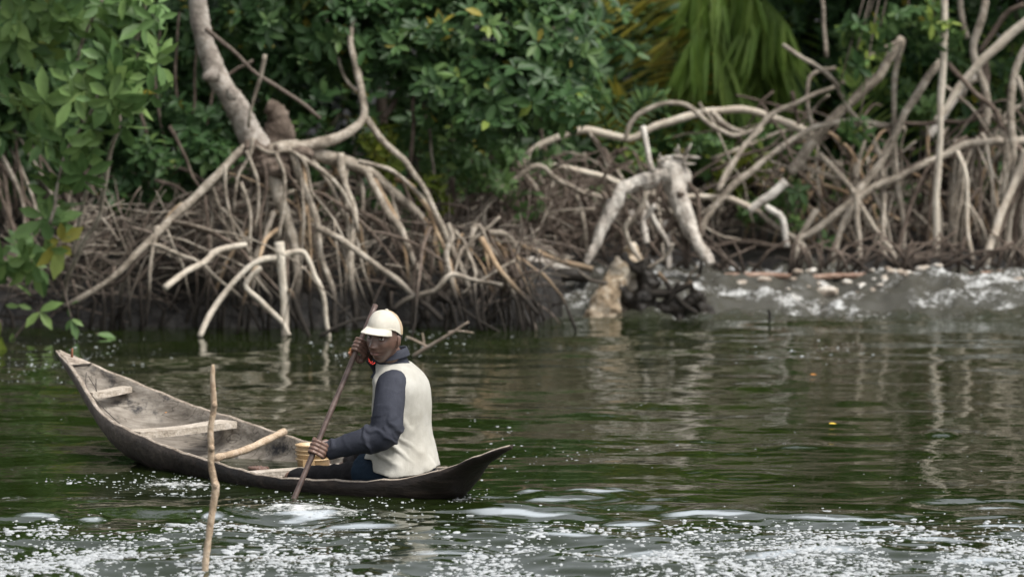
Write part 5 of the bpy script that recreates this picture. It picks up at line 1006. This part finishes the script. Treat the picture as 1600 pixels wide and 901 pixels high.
# ------------------------------------------------------------------ foam
def flecks():
    Vs, Fs, nV = [], [], 0
    a = np.linspace(0, 2 * math.pi, 6, endpoint=False)
    base = np.concatenate([np.stack([np.cos(a), np.sin(a), 0 * a - .15], 1), np.stack([.72 * np.cos(a + .3), .72 * np.sin(a + .3), 0 * a + .62], 1), [[0, 0, .95]]])
    fb = [(i, (i + 1) % 6, 6 + (i + 1) % 6, 6 + i) for i in range(6)] + [(6 + i, 6 + (i + 1) % 6, 12) for i in range(6)]
    def emit(px, py, s):
        p = np.stack([W(x, y) for x, y in zip(px, py)]); 
        zz = water_h(p[:, 0:1], p[:, 1:2])[:, 0]; p[:, 2] = zz
        for q, r in zip(p, s):
            j = base * np.array([r * rng.uniform(.8, 1.9), r * rng.uniform(.8, 1.6), r * rng.uniform(.25, .55)]) * (1 + rng.normal(0, .18, (13, 1))); Vs.append(q + j)
    n = 34000; px = rng.uniform(-15, 1615, n); py = 793 + 118 * rng.random(n) ** .8
    dens = fbm(np.stack([px * .012, py * .035, 0 * px], 1), 4, 77); fine = fbm(np.stack([px * .05, py * .12, 0 * px], 1), 3, 78)
    left = np.where(px < 450, 14, 0) - np.where((px > 460) & (px < 720), 26 * np.exp(-((px - 600) / 110) ** 2), 0)
    pr = smooth(802, 870, py + left * .6) * smooth(.40, .62, dens * .55 + fine * .45) + .02
    k = rng.random(n) < pr * .85; s = rng.lognormal(math.log(.0050), .5, n); emit(px[k], py[k], np.clip(s[k], .0022, .018))
    n = 420; px = rng.uniform(0, 1600, n); py = 530 + 290 * rng.random(n); k = fbm(np.stack([px * .01, py * .02, 0 * px], 1), 3, 5) > .47; emit(px[k], py[k], rng.uniform(.0016, .0034, k.sum()))
    for (cx, cy, sx, sy, m) in [(275, 752, 55, 9, 120), (240, 762, 45, 7, 50), (500, 800, 60, 10, 90), (440, 790, 40, 12, 60), (120, 752, 35, 3, 40), (120, 555, 60, 18, 130), (40, 575, 40, 10, 60), (540, 545, 30, 10, 40), (730, 772, 30, 8, 40), (690, 530, 60, 14, 70), (880, 712, 60, 14, 40), (60, 830, 60, 10, 60), (300, 690, 20, 4, 20), (1270, 545, 60, 12, 60), (640, 790, 60, 12, 40), (760, 700, 30, 25, 30)]:
        emit(rng.normal(cx, sx, m), np.minimum(rng.normal(cy, sy, m), 905), rng.lognormal(math.log(.0036), .45, m))
    V = np.concatenate(Vs); k = len(Vs); Fall = []
    loops = np.array([i for f in fb for i in f]); tot = np.array([len(f) for f in fb]); me = bpy.data.meshes.new("foam"); me.vertices.add(len(V)); me.vertices.foreach_set("co", V.ravel())
    L = (loops[None] + 13 * np.arange(k)[:, None]).ravel(); T = np.tile(tot, k); me.loops.add(len(L)); me.loops.foreach_set("vertex_index", L); me.polygons.add(len(T)); me.polygons.foreach_set("loop_start", np.concatenate([[0], np.cumsum(T)[:-1]])); me.polygons.foreach_set("loop_total", T)
    me.update(calc_edges=True); shade_all(me); props(link("foam", me, M_foam), "white flecks of foam drifting on the river in the foreground", "foam", kind="stuff")
flecks()
fr_ = MB()
for i in range(55):
    cx, sx = [(1345, 30), (1410, 26), (1160, 24), (1250, 30), (840, 20), (1290, 120), (1590, 14)][rng.choice(7, p=[.24, .22, .1, .14, .08, .17, .05])]; x = rng.normal(cx, sx); p = P(x, 436, 30.92 + rng.normal(0, .06) + .05 * math.sin(x * .05)); p[2] = float(water_h(p[None, 0:1], p[None, 1:2])[0, 0])
    r = rng.lognormal(math.log(.016), .5); fr_.ell(p, (r * 1.9, r * 1.2, r * .8), nu=5, nv=7, fn=lambda d, q: q * (1 + .5 * (vnoise(d * 2 + i, i) - .5))[:, None])
fm = fuse(fr_, .011, 1, "froth"); c = get_co(fm); set_co(fm, c + get_no(fm) * ((fbm(c * 22, 3, 3) - .5) * .03)[:, None]); shade_all(fm)
props(link("froth", fm, M_froth), "tan froth and pale debris caught along the lip of the rapids", "froth", kind="stuff")
